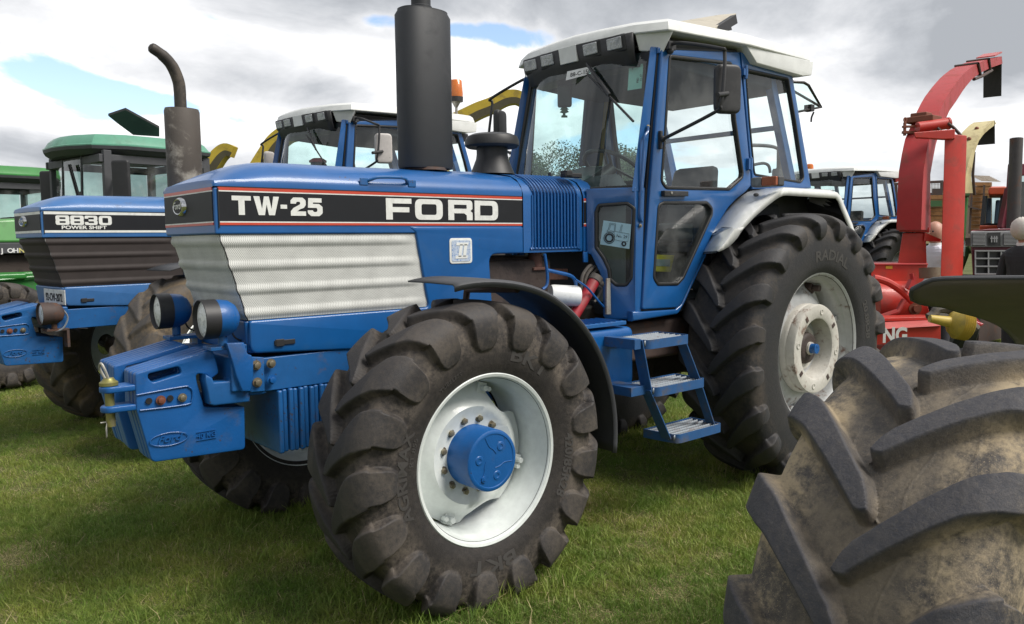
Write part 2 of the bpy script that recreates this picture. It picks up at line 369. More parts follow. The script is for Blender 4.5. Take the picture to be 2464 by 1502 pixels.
def front_m(x): return Matrix(((0, 0, -1, x), (-1, 0, 0, 0), (0, 1, 0, 0), (0, 0, 0, 1)))   # drawn as seen from in front (u to -y)
def ringm(outer, d, inner_scale=None): pass
def inset(pts, d):
    n = len(pts); out = []; A = sum(pts[i][0]*pts[(i+1) % n][1]-pts[(i+1) % n][0]*pts[i][1] for i in range(n)); sg = 1 if A > 0 else -1
    for i in range(n):
        a, b, c = Vector(pts[i-1][:2]), Vector(pts[i][:2]), Vector(pts[(i+1) % n][:2])
        u = (b-a); w = (c-b)
        if u.length < 1e-6 or w.length < 1e-6: out.append(b); continue
        u.normalize(); w.normalize(); n1 = Vector((-u.y, u.x)); n2 = Vector((-w.y, w.x)); nn = n1+n2
        if nn.length < 1e-4: out.append(b+n1*d*sg); continue
        nn.normalize(); out.append(b+nn*sg*d/max(.5, nn.dot(n1)))
    return out
def text_me(body, h, thick=.001, bold=0., sx=1., M=None, center=False, shear=0.):
    cu = bpy.data.curves.new('text', 'FONT'); cu.body = body; cu.size = h/.72; cu.offset = bold*h; cu.extrude = thick/2; cu.resolution_u = 3; cu.shear = shear
    if center: cu.align_x = 'CENTER'
    o = bpy.data.objects.new('text', cu); me = bpy.data.meshes.new_from_object(o); bpy.data.objects.remove(o); bpy.data.curves.remove(cu)
    me.transform(Matrix.Diagonal((sx, 1, 1, 1)))
    if M is not None: me.transform(M)
    return me
G = {  # heavy extended capitals and figures, height 1
 'F': (1.43, [[(0, 0), (.36, 0), (.36, .35), (1.3, .35), (1.3, .59), (.36, .59), (.36, .76), (1.43, .76), (1.43, 1), (0, 1)]]),
 'O': (1.64, [[(0, 0, .34), (1.64, 0, .34), (1.64, 1, .34), (0, 1, .34)], [(.37, .24, .12), (1.27, .24, .12), (1.27, .76, .12), (.37, .76, .12)]]),
 'R': (1.53, [[(0, 0), (.36, 0), (.36, .34), (1.0, .34, .1), (1.16, .24, .05), (1.16, 0), (1.53, 0), (1.53, .38, .1), (1.38, .46, .04), (1.53, .56, .1), (1.53, 1, .28), (0, 1)], [(.36, .57), (1.16, .57, .05), (1.16, .77, .05), (.36, .77)]]),
 'D': (1.56, [[(0, 0), (1.56, 0, .36), (1.56, 1, .36), (0, 1)], [(.36, .24), (1.19, .24, .12), (1.19, .76, .12), (.36, .76)]]),
 'T': (1.06, [[(0, 1), (0, .76), (.36, .76), (.36, 0), (.70, 0), (.70, .76), (1.06, .76), (1.06, 1)]]),
 'W': (1.47, [[(0, 1), (.34, 1), (.47, .32), (.60, 1), (.88, 1), (1.02, .32), (1.14, 1), (1.47, 1), (1.20, 0), (.86, 0), (.74, .58), (.62, 0), (.27, 0)]]),
 '-': (.42, [[(0, .36), (.42, .36), (.42, .58), (0, .58)]]),
 '2': (.92, [[(0, 0), (.92, 0), (.92, .24), (.38, .24), (.56, .36, .05), (.80, .44, .1), (.92, .60, .08), (.92, .86, .16), (.74, 1, .12), (.18, 1, .12), (0, .84, .12), (0, .66), (.33, .66), (.33, .72, .04), (.40, .77, .03), (.54, .77, .03), (.59, .70, .03), (.56, .62, .04), (.16, .42, .1), (0, .24, .05)]]),
 '5': (.93, [[(0, .32), (.33, .32), (.33, .27, .03), (.40, .23, .03), (.54, .23, .03), (.60, .29, .03), (.60, .41, .03), (.54, .46, .03), (.02, .46), (.05, 1), (.88, 1), (.88, .76), (.34, .76), (.33, .68), (.72, .68, .12), (.93, .52, .12), (.93, .16, .16), (.72, 0, .12), (.20, 0, .12), (0, .16, .12)]]),
 '8': (1.3, [[(0, 0, .25), (1.3, 0, .25), (1.3, .44, .1), (1.24, .5), (1.3, .56, .1), (1.3, 1, .25), (0, 1, .25), (0, .56, .1), (.06, .5), (0, .44, .1)], [(.36, .2, .07), (.94, .2, .07), (.94, .4, .07), (.36, .4, .07)], [(.36, .61, .07), (.94, .61, .07), (.94, .8, .07), (.36, .8, .07)]]),
 '3': (1.25, [[(0, .32), (.35, .32), (.35, .2, .05), (.9, .2, .05), (.9, .4, .05), (.38, .4), (.38, .6), (.9, .6, .05), (.9, .8, .05), (.35, .8, .05), (.35, .68), (0, .68), (0, 1, .25), (1.25, 1, .25), (1.25, .58, .1), (1.18, .5), (1.25, .42, .1), (1.25, 0, .25), (0, 0, .25)]]),
 '0': (1.3, [[(0, 0, .3), (1.3, 0, .3), (1.3, 1, .3), (0, 1, .3)], [(.36, .22, .1), (.94, .22, .1), (.94, .78, .1), (.36, .78, .1)]]),
}
def glyph(ch, x, z, h, sx, y, thick=.0016):
    w, ps = G[ch]
    return flat([[(x+p[0]*h*sx, z+p[1]*h) for p in rpoly(q)] for q in ps], thick, 0, side_m(y))
# ------------------------------------------------------------------ tyre
def tyre_profile(Rr, W, Rb, H):
    Rc = Rr-H; hs = [(0, Rc), (.30*W, Rc-.004), (.40*W, Rc-.014), (.455*W, Rc-.042), (.492*W, Rc-.10), (.502*W, Rc*.45+Rb*.55), (.485*W, Rb+.065), (.452*W, Rb+.022), (.43*W, Rb+.004), (.41*W, Rb-.012)]
    v = spl([(a, b, 0) for a, b in hs], 14); P = np.array([(p.x, p.y) for p in v])
    s = np.concatenate([[0], np.cumsum(np.hypot(*np.diff(P, axis=0).T))])
    return P, s
def tyre(name, m, Rr, W, Rb, H, NL, nt, ns, w0, w1, s_end, side_depth=.75, curve=1.3, flank=.022, ang=44, arc=None, bars=False, wear=0., seed=1):
    P, s = tyre_profile(Rr, W, Rb, H); S = s[-1]; kk = int(np.argmax(P[:, 0])); Ssh = float(np.interp(.45*W, P[:kk, 0], s[:kk])); Se = Ssh+s_end
    g = np.linspace(0, 1, ns//2+1); g = np.where(g < .8, g/.8*min(Se*1.08/S, .97), min(Se*1.08/S, .97)+(g-.8)/.2*(1-min(Se*1.08/S, .97)))
    a = g*S; ss = np.concatenate([-a[::-1], a[1:]]); ns_ = len(ss)
    if arc is None: th = np.linspace(0, 2*np.pi, nt, endpoint=False)
    else:
        d0, d1, fr = arc; nd = int(nt*fr); th = np.concatenate([np.linspace(d0, d1, nd, endpoint=False), np.linspace(d1, d0+2*np.pi, nt-nd, endpoint=False)])
    A = np.abs(ss); py = np.interp(A, s, P[:, 0])*np.sign(ss); pr = np.interp(A, s, P[:, 1])
    dy = np.gradient(np.abs(py), A+np.arange(ns_)*1e-9) if False else None
    ty = np.interp(A, s, np.gradient(P[:, 0], s)); tr = np.interp(A, s, np.gradient(P[:, 1], s))
    ny = -tr*np.sign(ss); ny[ss == 0] = 0; nr = ty; L = np.hypot(ny, nr); ny /= L; nr /= L
    TH, SS = np.meshgrid(th, ss, indexing='ij'); h = np.zeros_like(TH); mk = np.zeros_like(TH)
    rg = np.random.default_rng(seed)
    n_k = 40; jit = rg.normal(0, 1, (n_k,))
    wob = sum(np.sin(TH*k1+SS*k2*10+ph)*am for k1, k2, ph, am in ((13, 1.1, .4, .4), (29, -2.3, 1.7, .35), (53, 3.1, 2.2, .25), (7, .5, 3., .3)))
    pitch = 2*np.pi/NL; Delta = Ssh/(Rr)*math.tan(R_(ang))
    for sg in (1, -1):
        q = SS*sg; t = np.clip(q/Ssh, -.2, 1); off = Delta*np.power(np.clip(1-t, 0, 2), curve)
        d = np.mod(TH-off-(0 if sg > 0 else pitch/2)+pitch/2, pitch)-pitch/2
        sl = Delta*curve*np.power(np.clip(1-t, 1e-3, 2), curve-1)/Ssh*Rr*(t < 1); cosf = 1/np.sqrt(1+sl*sl)
        dist = np.abs(d)*pr[None, :]*cosf
        tt = np.clip(t, 0, 1); w = w0+(w1-w0)*tt*tt*(3-2*tt)
        e = np.clip((q-Ssh)/(Se-Ssh), 0, 1); w = w*np.power(np.clip(1-e**4, 0, 1), .5)*(1-.10*e)
        cen = np.clip((q+.022)/.03, 0, 1); w = w*np.sqrt(cen)
        w = w+wob*.0015
        msk = np.clip((w/2-dist)/flank+.25, 0, 1); msk = msk*msk*(3-2*msk); msk = np.where(q > -.03, msk, 0)
        msk = msk*np.clip((Se-q)/.012, 0, 1)
        top = H*(1-side_depth*e**1.3)*(1-wear*(.5+.5*np.cos(pitch*7+d)))
        hh = msk*top+wob*.0006*msk
        h = np.maximum(h, hh); mk = np.maximum(mk, msk)
    if bars:       # fine mould lines along the carcass
        for c_ in (.075, .150): h = h+.0016*np.exp(-((np.abs(SS)-c_-.012*np.sin(TH*NL))/.0022)**2)*(1-mk)
    Y = py[None, :]+ny[None, :]*h; Rd = pr[None, :]+nr[None, :]*h
    X = -np.sin(TH)*Rd; Z = np.cos(TH)*Rd         # angle from the top towards -x: the way the wheel turns going forward
    V = np.stack([X, Y, Z], -1).reshape(-1, 3).astype(np.float32)
    i = np.arange(len(th)); j = np.arange(ns_-1); I, J = np.meshgrid(i, j, indexing='ij'); I2 = (I+1) % len(th)
    Fq = np.stack([I*ns_+J, I*ns_+J+1, I2*ns_+J+1, I2*ns_+J], -1).reshape(-1).astype(np.int32)
    me = bpy.data.meshes.new(name); me.vertices.add(len(V)); me.vertices.foreach_set('co', V.ravel())
    nf = len(Fq)//4; me.loops.add(len(Fq)); me.loops.foreach_set('vertex_index', Fq); me.polygons.add(nf)
    me.polygons.foreach_set('loop_start', np.arange(0, len(Fq), 4, dtype=np.int32)); me.update(calc_edges=True)
    la = me.attributes.new('lug', 'FLOAT', 'POINT'); la.data.foreach_set('value', mk.ravel().astype(np.float32))
    sd_ = np.clip((np.abs(SS)-Se*.9)/.06, 0, 1)
    du = np.clip((1-mk)*1.0+.35*mk*(np.abs(SS) > Ssh*.55), 0, 1)*(1-.85*sd_)
    du = np.maximum(du, .55*np.clip((np.abs(SS)-Ssh*.8)/.05, 0, 1)*(mk > .6))*(.62+.5*np.clip((np.abs(SS)/Ssh-.35)/.4, 0, 1))
    if bars: du = (1-mk)*(.30+.85*np.clip((np.abs(SS)-.10)/.06, 0, 1))+.45*mk*np.clip((np.abs(SS)-Ssh*.92)/.03, 0, 1)
    da = me.attributes.new('dust', 'FLOAT', 'POINT'); da.data.foreach_set('value', du.ravel().astype(np.float32))
    me.shade_smooth(); me.set_sharp_from_angle(angle=R_(48)); me.materials.append(m); me['prof'] = 0
    return me, (P, s)
def arc_text(body, h, prof, r0, ang0, sx=1., bold=.03, side=-1, thick=.004, up=1):
    """letters moulded on the sidewall: r0 = radius of the base line, ang0 = angle of the word's middle"""
    P, s = prof; me = text_me(body, h, thick, bold, sx, center=True)
    k0 = int(np.argmax(P[:, 0])); rr = P[k0-20:, 1][::-1]; yy = P[k0-20:, 0][::-1]
    for v in me.vertices:
        r = r0+v.co.y*up; a = ang0+(v.co.x/r0)*up
        y = float(np.interp(r, rr, yy))+v.co.z
        # angle a is counted clockwise seen from the -y side, from the top
        v.co = (math.sin(a)*r, side*y, math.cos(a)*r)
    return me
# ------------------------------------------------------------------ setting: ground and grass
def ground_mat():
    m = bpy.data.materials.new('turf'); m.use_nodes = True; N = nodes(m.node_tree)
    co = N('ShaderNodeTexCoord').outputs['Object']
    a = N('ShaderNodeTexNoise', ins={'Vector': co, 'Scale': .7, 'Detail': 6., 'Roughness': .6}).outputs[0]
    b = N('ShaderNodeTexNoise', ins={'Vector': co, 'Scale': 28., 'Detail': 6., 'Roughness': .7}).outputs[0]
    c = mixc(N, smooth(N, a, .35, .65), (.07, .09, .025), (.12, .13, .045))
    c = mixc(N, smooth(N, b, .45, .75), c, (.10, .095, .04))
    p = N('ShaderNodeBsdfPrincipled', ins={'Base Color': c, 'Roughness': .9, 'Specular IOR Level': .2})
    bp = N('ShaderNodeBump', ins={'Strength': .6, 'Distance': .03, 'Height': b}); m.node_tree.links.new(bp.outputs[0], p.inputs['Normal'])
    N('ShaderNodeOutputMaterial', ins={0: p.outputs[0]}); return m
o = obj('ground', MB().box((0, 0, -.5), (900, 900, 1)), ground_mat()); o['kind'] = 'structure'; tag_ = None
def blade_mat():
    m = bpy.data.materials.new('grass_blade'); m.use_nodes = True; N = nodes(m.node_tree)
    pos = N('ShaderNodeNewGeometry').outputs['Position']
    at_ = N('ShaderNodeAttribute', attribute_name='tone').outputs['Fac']
    rnd = N('ShaderNodeObjectInfo').outputs['Random']
    a = N('ShaderNodeTexNoise', ins={'Vector': pos, 'Scale': 1.1, 'Detail': 5., 'Roughness': .6}).outputs[0]
    b = N('ShaderNodeTexNoise', ins={'Vector': pos, 'Scale': 6., 'Detail': 4.}).outputs[0]
    g = mixc(N, smooth(N, a, .36, .64), (.11, .235, .028), (.33, .38, .065))
    g = mixc(N, smooth(N, b, .4, .7, 0., .6), g, (.16, .33, .035))
    g = mixc(N, math_(N, 'MULTIPLY', rnd, .35), g, (.32, .34, .10))
    straw = smooth(N, math_(N, 'ADD', at_, math_(N, 'MULTIPLY', smooth(N, a, .52, .72), .35)), .89, .94)
    g = mixc(N, smooth(N, at_, .1, .8), mixc(N, .35, g, (.02, .05, .008)), mixc(N, .18, g, (.42, .46, .14)))
    g = mixc(N, straw, g, (.50, .42, .22))
    p = N('ShaderNodeBsdfPrincipled', ins={'Base Color': g, 'Roughness': .55, 'Specular IOR Level': .3})
    t = N('ShaderNodeBsdfTranslucent', ins={0: g})
    s = N('ShaderNodeMixShader', ins={0: .3, 1: p.outputs[0], 2: t.outputs[0]})
    N('ShaderNodeOutputMaterial', ins={0: s.outputs[0]}); return m
BLADE = blade_mat()
def clump(seed, n, rad, hmin, hmax, lean, dry=0.):
    r = np.random.default_rng(seed); V = []; F = []; T = []
    for i in range(n):
        x, y = r.normal(0, rad, 2); h = r.uniform(hmin, hmax); a = r.uniform(0, 2*np.pi); b = r.uniform(0, 2*np.pi)
        w = r.uniform(.0011, .0021); ln = h*r.uniform(.1, lean); dx, dy = math.cos(a), math.sin(a); wx, wy = -math.sin(b)*w, math.cos(b)*w
        tone = max(dry, r.uniform(0, 1)); o = len(V)
        if tone > .86: ln *= 1.8; h *= .75
        for t, ww in ((0, 1), (.45, .9), (.8, .55)):
            cx, cy, cz = x+dx*ln*t*t, y+dy*ln*t*t, h*t*(1-.25*t*ln/h) - .004
            V += [(cx-wx*ww, cy-wy*ww, cz), (cx+wx*ww, cy+wy*ww, cz)]
        V.append((x+dx*ln, y+dy*ln, h*(1-.3*min(1, ln/h)))); T += [tone]*7
        F += [(o, o+1, o+3, o+2), (o+2, o+3, o+5, o+4), (o+4, o+5, o+6)]
    me = bpy.data.meshes.new('tuft'); me.from_pydata(V, [], F); at_ = me.attributes.new('tone', 'FLOAT', 'POINT'); at_.data.foreach_set('value', T)
    me.materials.append(BLADE); me.shade_smooth(); return me
DRY = [(-1.55, 1.15, .28, 1.0), (-1.0, 1.7, .15, .7), (.62, 3.5, .5, .3), (1.88, -.59, .16, .7), (1.25, -.72, .2, .6), (1.0, -1.0, .12, .8), (.70, -1.34, .22, .6), (1.14, -1.28, .1, .8), (.2, -1.35, .3, .4), (-.98, 3.3, .7, .35), (-1.4, 2.4, .5, .3), (-.3, .4, .2, .4)]
def build_grass():
    protos = [clump(1, 46, .035, .018, .055, 1.3), clump(2, 46, .04, .015, .045, 1.7), clump(3, 40, .03, .03, .075, 1.0), clump(4, 50, .045, .012, .036, 2.2), clump(5, 26, .03, .05, .115, .8), clump(6, 34, .05, .012, .035, 3.2, 1.)]
    coll = bpy.data.collections.new('grass_tufts')
    for k, me in enumerate(protos):
        q = bpy.data.objects.new('tuft', me); coll.objects.link(q)
    R0 = np.array([_R0.x, _R0.y]); F0 = np.array([math.sin(YAW), math.cos(YAW)]); C0 = np.array([CAMC.x, CAMC.y])
    pts = []; idx = []; sc = []
    for D0, D1, sp in ((2.0, 5.2, .036), (5.2, 8.5, .052), (8.5, 15, .085), (15, 26, .16)):
        d = np.arange(D0, D1, sp); l = np.arange(-.78*D1-.6, .74*D1+.6, sp)
        Dg, Lg = np.meshgrid(d, l); Dg = Dg.ravel(); Lg = Lg.ravel()
        Dg = Dg+rng.uniform(-.6, .6, len(Dg))*sp; Lg = Lg+rng.uniform(-.6, .6, len(Lg))*sp
        k = np.abs(Lg) < .76*Dg+.6; Dg, Lg = Dg[k], Lg[k]
        XY = C0+Lg[:, None]*R0+Dg[:, None]*F0
        # bare and worn spots, long grass in patches
        nz = np.sin(XY[:, 0]*2.1+1.3*np.sin(XY[:, 1]*1.7))+np.sin(XY[:, 1]*2.9+1.1*np.sin(XY[:, 0]*2.3+1))+.6*np.sin(XY[:, 0]*6.3+XY[:, 1]*5.1)
        keep = rng.uniform(0, 1, len(nz)) < np.clip(1.15+.35*nz+.25, .35, 1)
        bare = np.exp(-((XY[:, 0]+3.0)**2/.25+(XY[:, 1]+.55)**2/.10))
        keep &= rng.uniform(0, 1, len(nz)) > bare
        # grass grows long round the standing wheels
        near = np.zeros(len(nz))
        for wx, wy, wr in ((0, -.76, .34), (0, 1.02, .34), (2.87, -.71, .45), (2.87, .97, .45), (-.04, -2.89, .4)):
            near = np.maximum(near, np.exp(-(((XY[:, 0]-wx)/(wr*1.3))**2+((XY[:, 1]-wy)/wr)**2)))
        XY = XY[keep]; nz = nz[keep]; near = near[keep]
        u = rng.uniform(0, 1, len(nz)); prob = np.clip(.35+.22*nz, .03, .95)
        t = np.where(u < prob*.55, 2, np.where(u < .55, 0, np.where(u < .8, 1, 3)))
        t = np.where((rng.uniform(0, 1, len(nz)) < .03+.5*near), 4, t)
        dry = np.zeros(len(XY))
        for dx_, dy_, dr_, da_ in DRY: dry = np.maximum(dry, da_*np.exp(-((XY[:, 0]-dx_)**2+(XY[:, 1]-dy_)**2)/dr_**2))
        wn = np.sin(XY[:, 0]*3.3+2*np.sin(XY[:, 1]*2.1))*np.sin(XY[:, 1]*4.1+1.7*np.sin(XY[:, 0]*1.9)); dry = np.maximum(dry, np.clip((wn-.45)*.9, 0, .5))
        t = np.where(rng.uniform(0, 1, len(nz)) < np.clip(dry+.03, 0, .85), 5, t)
        pts.append(np.column_stack([XY, np.zeros(len(XY))])); idx.append(t); sc.append(rng.uniform(.6, 1.1, len(nz))*(1+.45*near)*(1.0 if D0 < 8 else 1.15))
    P = np.concatenate(pts); I = np.concatenate(idx).astype(np.int32); S = np.concatenate(sc)
    me = bpy.data.meshes.new('grass'); me.vertices.add(len(P)); me.vertices.foreach_set('co', P.astype(np.float32).ravel())
    a = me.attributes.new('kindi', 'INT', 'POINT'); a.data.foreach_set('value', I)
    a = me.attributes.new('scl', 'FLOAT', 'POINT'); a.data.foreach_set('value', S.astype(np.float32))
    a = me.attributes.new('rotz', 'FLOAT', 'POINT'); a.data.foreach_set('value', rng.uniform(0, 6.283, len(P)).astype(np.float32))
    o = bpy.data.objects.new('grass', me); COL.objects.link(o); o['kind'] = 'stuff'; tag(o, 'short mown green grass with straw bits covering the field', 'grass')
    ng = bpy.data.node_groups.new('grass_tufts', 'GeometryNodeTree')
    ng.interface.new_socket('Geometry', in_out='INPUT', socket_type='NodeSocketGeometry'); ng.interface.new_socket('Geometry', in_out='OUTPUT', socket_type='NodeSocketGeometry')
    gi = ng.nodes.new('NodeGroupInput'); go = ng.nodes.new('NodeGroupOutput')
    ip = ng.nodes.new('GeometryNodeInstanceOnPoints'); ci = ng.nodes.new('GeometryNodeCollectionInfo')
    ci.inputs['Collection'].default_value = coll; ci.inputs['Separate Children'].default_value = True; ci.inputs['Reset Children'].default_value = True
    def na(nm, ty):
        n = ng.nodes.new('GeometryNodeInputNamedAttribute'); n.data_type = ty; n.inputs[0].default_value = nm; return n.outputs['Attribute']
    cx = ng.nodes.new('ShaderNodeCombineXYZ'); ng.links.new(na('rotz', 'FLOAT'), cx.inputs[2])
    L = ng.links.new
    L(gi.outputs[0], ip.inputs['Points']); L(ci.outputs[0], ip.inputs['Instance']); ip.inputs['Pick Instance'].default_value = True
    L(na('kindi', 'INT'), ip.inputs['Instance Index']); L(cx.outputs[0], ip.inputs['Rotation']); L(na('scl', 'FLOAT'), ip.inputs['Scale']); L(ip.outputs[0], go.inputs[0])
    md = o.modifiers.new('tufts', 'NODES'); md.node_group = ng
build_grass()
# ------------------------------------------------------------------ the big blue tractors
S = -.60
def bolt(mb, c, d=(0, -1, 0), r=.012, h=.012):
    c = Vector(c); d = Vector(d).normalized(); mb.lathe([(r*1.5, 0), (r*1.5, .003)], c, d, 12, True); mb.lathe([(r, .003), (r, h), (r*.8, h+.001), (0.0005, h+.001)], c, d, 6)
FT, FTP = tyre('front_tyre', RUB_F, .705, .425, .375, .046, 17, 1100, 170, .060, .150, .135, .86, 1.25, .016, 46)
RT, RTP = tyre('rear_tyre', RUB_R, .915, .53, .505, .056, 20, 1150, 140, .066, .110, .090, .85, 1.15, .016, 45)
FT_O, _ = tyre('front_tyre', RUB_O, .705, .425, .375, .020, 17, 700, 110, .062, .15, .125, .6, 1.25, .03, 46)
def front_rim(parent, m, flip, detail=True, hubm=None):
    s = 1 if not flip else -1
    def o_(nm, mb, mt, **k):
        if flip: mb.v = [(-x, -y, z) for x, y, z in mb.v]
        return obj(nm, mb, mt, parent, **k)
    mb = MB().lathe([(.366, -.17), (.372, -.188), (.384, -.192), (.390, -.186), (.391, -.178), (.384, -.170), (.375, -.150), (.372, -.145)], n=96)
    mb.lathe([(.378, -.19), (.367, -.182), (.362, -.165), (.358, -.13), (.350, -.118), (.349, -.10), (.342, -.085), (.336, -.04), (.334, .05), (.345, .10), (.36, .15), (.378, .18), (.388, .19)], n=96)
    o_('rim', mb, m, bev=0)
    # dished wheel centre with cut-outs between the four fixing lobes
    P = []
    for j in range(97):
        a = 2*math.pi*j/96; rr = .325
        for c in (R_(40), R_(166)):
            d = abs((a-c+math.pi) % (2*math.pi)-math.pi)
            if d < .38: rr = min(rr, .325-.085*math.cos(d/.38*math.pi/2)**.8)
        row = []
        for t, y in ((0, -.055), (.25, -.058), (.42, -.066), (.55, -.060), (.70, -.030), (.85, .0), (1, .01)):
            r = .10+(rr-.10)*t; yy = float(np.interp(r, [.10, .18, .21, .235, .27, .30, .325], [-.055, -.058, -.078, -.078, -.045, -.015, -.01]))
            row.append((math.sin(a)*r, yy, math.cos(a)*r))
        P.append(row)
    mb = MB().grid(P); mb2 = [[(x, y+.012, z) for x, y, z in r] for r in P]; mb.grid(mb2); mb.grid([[r[-1] for r in P], [r[-1] for r in mb2]])
    o_('wheel_disc', mb, m, ang=50)
    if not detail: return
    for k in range(12):
        b = MB(); a = R_(30*k+15); bolt(b, (math.sin(a)*.168, -.058, math.cos(a)*.168), r=.0135, h=.018); o_('wheel_bolt', b, BOLT)
    for a in (16, 106, 202, 286):
        b = MB(); a = R_(a); c = Vector((math.sin(a)*.305, -.02, math.cos(a)*.305)); t = Vector((math.cos(a), 0, -math.sin(a)))
        b.box(c, (.05, .03, .05), Matrix.Rotation(a, 3, 'Y')); b.cyl(c, c+Vector((0, -.045, 0)), .014, n=12); b.cyl(c+t*.03, c+t*.03+Vector((0, -.035, 0)), .012, n=12)
        o_('rim_clamp', b, m, bev=.003)
    b = MB().lathe([(.142, .0), (.142, -.04), (.139, -.045), (.139, -.198), (.136, -.205), (.128, -.209), (.120, -.2085), (.118, -.206), (0.0005, -.206)], n=64)
    h = o_('hub', b, hubm or BLUE_C, bev=0)
    b = MB()
    for a, r in ((50, .075), (170, .075), (290, .075)):
        c = (math.cos(R_(a))*r, -.206, math.sin(R_(a))*r); b.lathe([(.022, 0), (.019, .003), (.010, .0035), (.008, .001), (.0005, .001)], c, (0, -1, 0), 20)
    for k in range(3):
        a = R_(110+120*k); pts = [(math.cos(a)*r+math.sin(a)*w, -.207, math.sin(a)*r-math.cos(a)*w) for r, w in ((.115, 0), (.07, .006), (.045, .022), (.02, .03))]
        b.tube(spl(pts), .0018, 6)
    o_('hub_ribs', b, hubm or BLUE_C)
    b = MB().cyl((math.cos(R_(235))*.09, -.206, math.sin(R_(235))*.09), (math.cos(R_(235))*.09, -.213, math.sin(R_(235))*.09), .014, n=14); b.box((math.cos(R_(235))*.09, -.214, math.sin(R_(235))*.09), (.011, .004, .011), Matrix.Rotation(.5, 3, 'Y')); o_('drain_plug', b, hubm or BLUE_C, bev=.001)
def rear_rim(parent, flip, m=SILVER, m2=SILVER2, detail=True):
    def o_(nm, mb, mt, **k):
        if flip: mb.v = [(-x, -y, z) for x, y, z in mb.v]
        return obj(nm, mb, mt, parent, **k)
    mb = MB().lathe([(.495, -.20), (.503, -.226), (.514, -.232), (.520, -.226), (.520, -.215), (.508, -.205)], n=96)
    mb.lathe([(.508, -.23), (.497, -.222), (.490, -.20), (.484, -.17), (.468, -.155), (.460, -.12), (.458, .10), (.48, .16), (.50, .22), (.515, .23)], n=96)
    o_('rim', mb, m)
    P = []
    for j in range(97):
        a = 2*math.pi*j/96; k = .5+.5*math.cos(8*a); rr = .45-.06*k**3
        P.append([(math.sin(a)*r, y, math.cos(a)*r) for r, y in ((.10, -.10), (.20, -.10), (.27, -.095), (.31, -.115), (.36, -.10), (rr, -.03))])
    mb = MB().grid(P).grid([[(x, y+.012, z) for x, y, z in r] for r in P]); o_('wheel_disc', mb, m, ang=50)
    # ring weight bolted to the wheel centre
    mb = MB().lathe([(.302, -.10), (.305, -.14), (.300, -.155), (.296, -.158), (.300, -.162), (.302, -.205), (.296, -.216), (.285, -.218), (.215, -.218), (.206, -.212), (.196, -.18), (.190, -.12), (.19, -.09)], n=72)
    o_('ring_weight', mb, m2)
    b = MB().lathe([(.15, -.10), (.148, -.118), (.05, -.122), (.045, -.15), (.043, -.175), (.0005, -.176)], n=32); o_('wheel_hub', b, m2)
    b = MB().cyl((0, -.17, 0), (0, -.215, 0), .034, n=20); b.box((0, -.217, .015), (.012, .004, .012)); o_('hub_cap', b, BLUE_C, bev=.002)
    if not detail: return
    for k in range(8):
        a = R_(45*k+10); c = Vector((math.sin(a)*.252, -.2185, math.cos(a)*.252)); b = MB()
        if k % 2: b.box(c, (.026, .006, .036), Matrix.Rotation(a, 3, 'Y'))
        else: b.lathe([(.02, 0), (.02, .004), (.013, .004), (.011, .001), (.0005, .001)], c, (0, -1, 0), 14)
        o_('weight_hole' if k % 2 else 'weight_bolt', b, IRON if k % 2 else SILVER2)
    for k in range(6):
        a = R_(60*k+20); b = MB(); bolt(b, (math.sin(a)*.085, -.12, math.cos(a)*.085), r=.017, h=.022); o_('wheel_bolt', b, IRON)
    for k in range(8):
        a = R_(45*k+22); c = Vector((math.sin(a)*.43, -.09, math.cos(a)*.43)); b = MB()
        b.tube([c, c+Vector((0, -.05, 0))], .022, 12); b.box(c+Vector((0, .03, 0)), (.07, .05, .05), Matrix.Rotation(a+.3, 3, 'Y')); o_('rim_clamp', b, IRON if k % 3 == 0 else m, bev=.004)
    for k in range(4):
        a = R_(90*k+40); c0 = Vector((math.sin(a)*.40, -.06, math.cos(a)*.40)); t = Vector((math.cos(a), 0, -math.sin(a)))
        o_('rim_rail', MB().bar(c0-t*.12, c0+t*.12+Vector((0, .03, 0)), .03, .045, (0, 1, 0)), m, bev=.004)
def grille_y(z):    # how far the pressed grille stands out at height z
    p = ((1.655-z) % .106)/.106
    return .010*max(0., math.sin(math.pi*min(1, p/.45)))**1.0 if p < .45 else 0.
def perf_mat(name, col, dark):
    m = bpy.data.materials.new(name); m.use_nodes = True; N = nodes(m.node_tree)
    co = N('ShaderNodeTexCoord').outputs['Object']; sp = N('ShaderNodeSeparateXYZ', ins={0: co})
    hx = math_(N, 'MULTIPLY', math_(N, 'ADD', sp.outputs[0], sp.outputs[1]), 2*math.pi/.0085); hz = math_(N, 'MULTIPLY', sp.outputs[2], 2*math.pi/.0125)
    d = math_(N, 'MULTIPLY', math_(N, 'COSINE', hx), math_(N, 'COSINE', hz))
    f = smooth(N, d, .05, .45)
    nz = N('ShaderNodeTexNoise', ins={'Vector': co, 'Scale': 9., 'Detail': 6.}).outputs[0]
    c0 = mixc(N, smooth(N, nz, .35, .7), tuple(col), tuple(x*.85 for x in col))
    c = mixc(N, math_(N, 'MULTIPLY', f, .6), c0, dark)
    p = N('ShaderNodeBsdfPrincipled', ins={'Base Color': c, 'Roughness': .7, 'Specular IOR Level': .3})
    N('ShaderNodeOutputMaterial', ins={0: p.outputs[0]}); return m
PERF = perf_mat('perforated_silver_grille', (.62, .63, .60), (.05, .05, .05)); PERF_D = perf_mat('perforated_brown_grille', (.045, .036, .034), (.012, .01, .01))
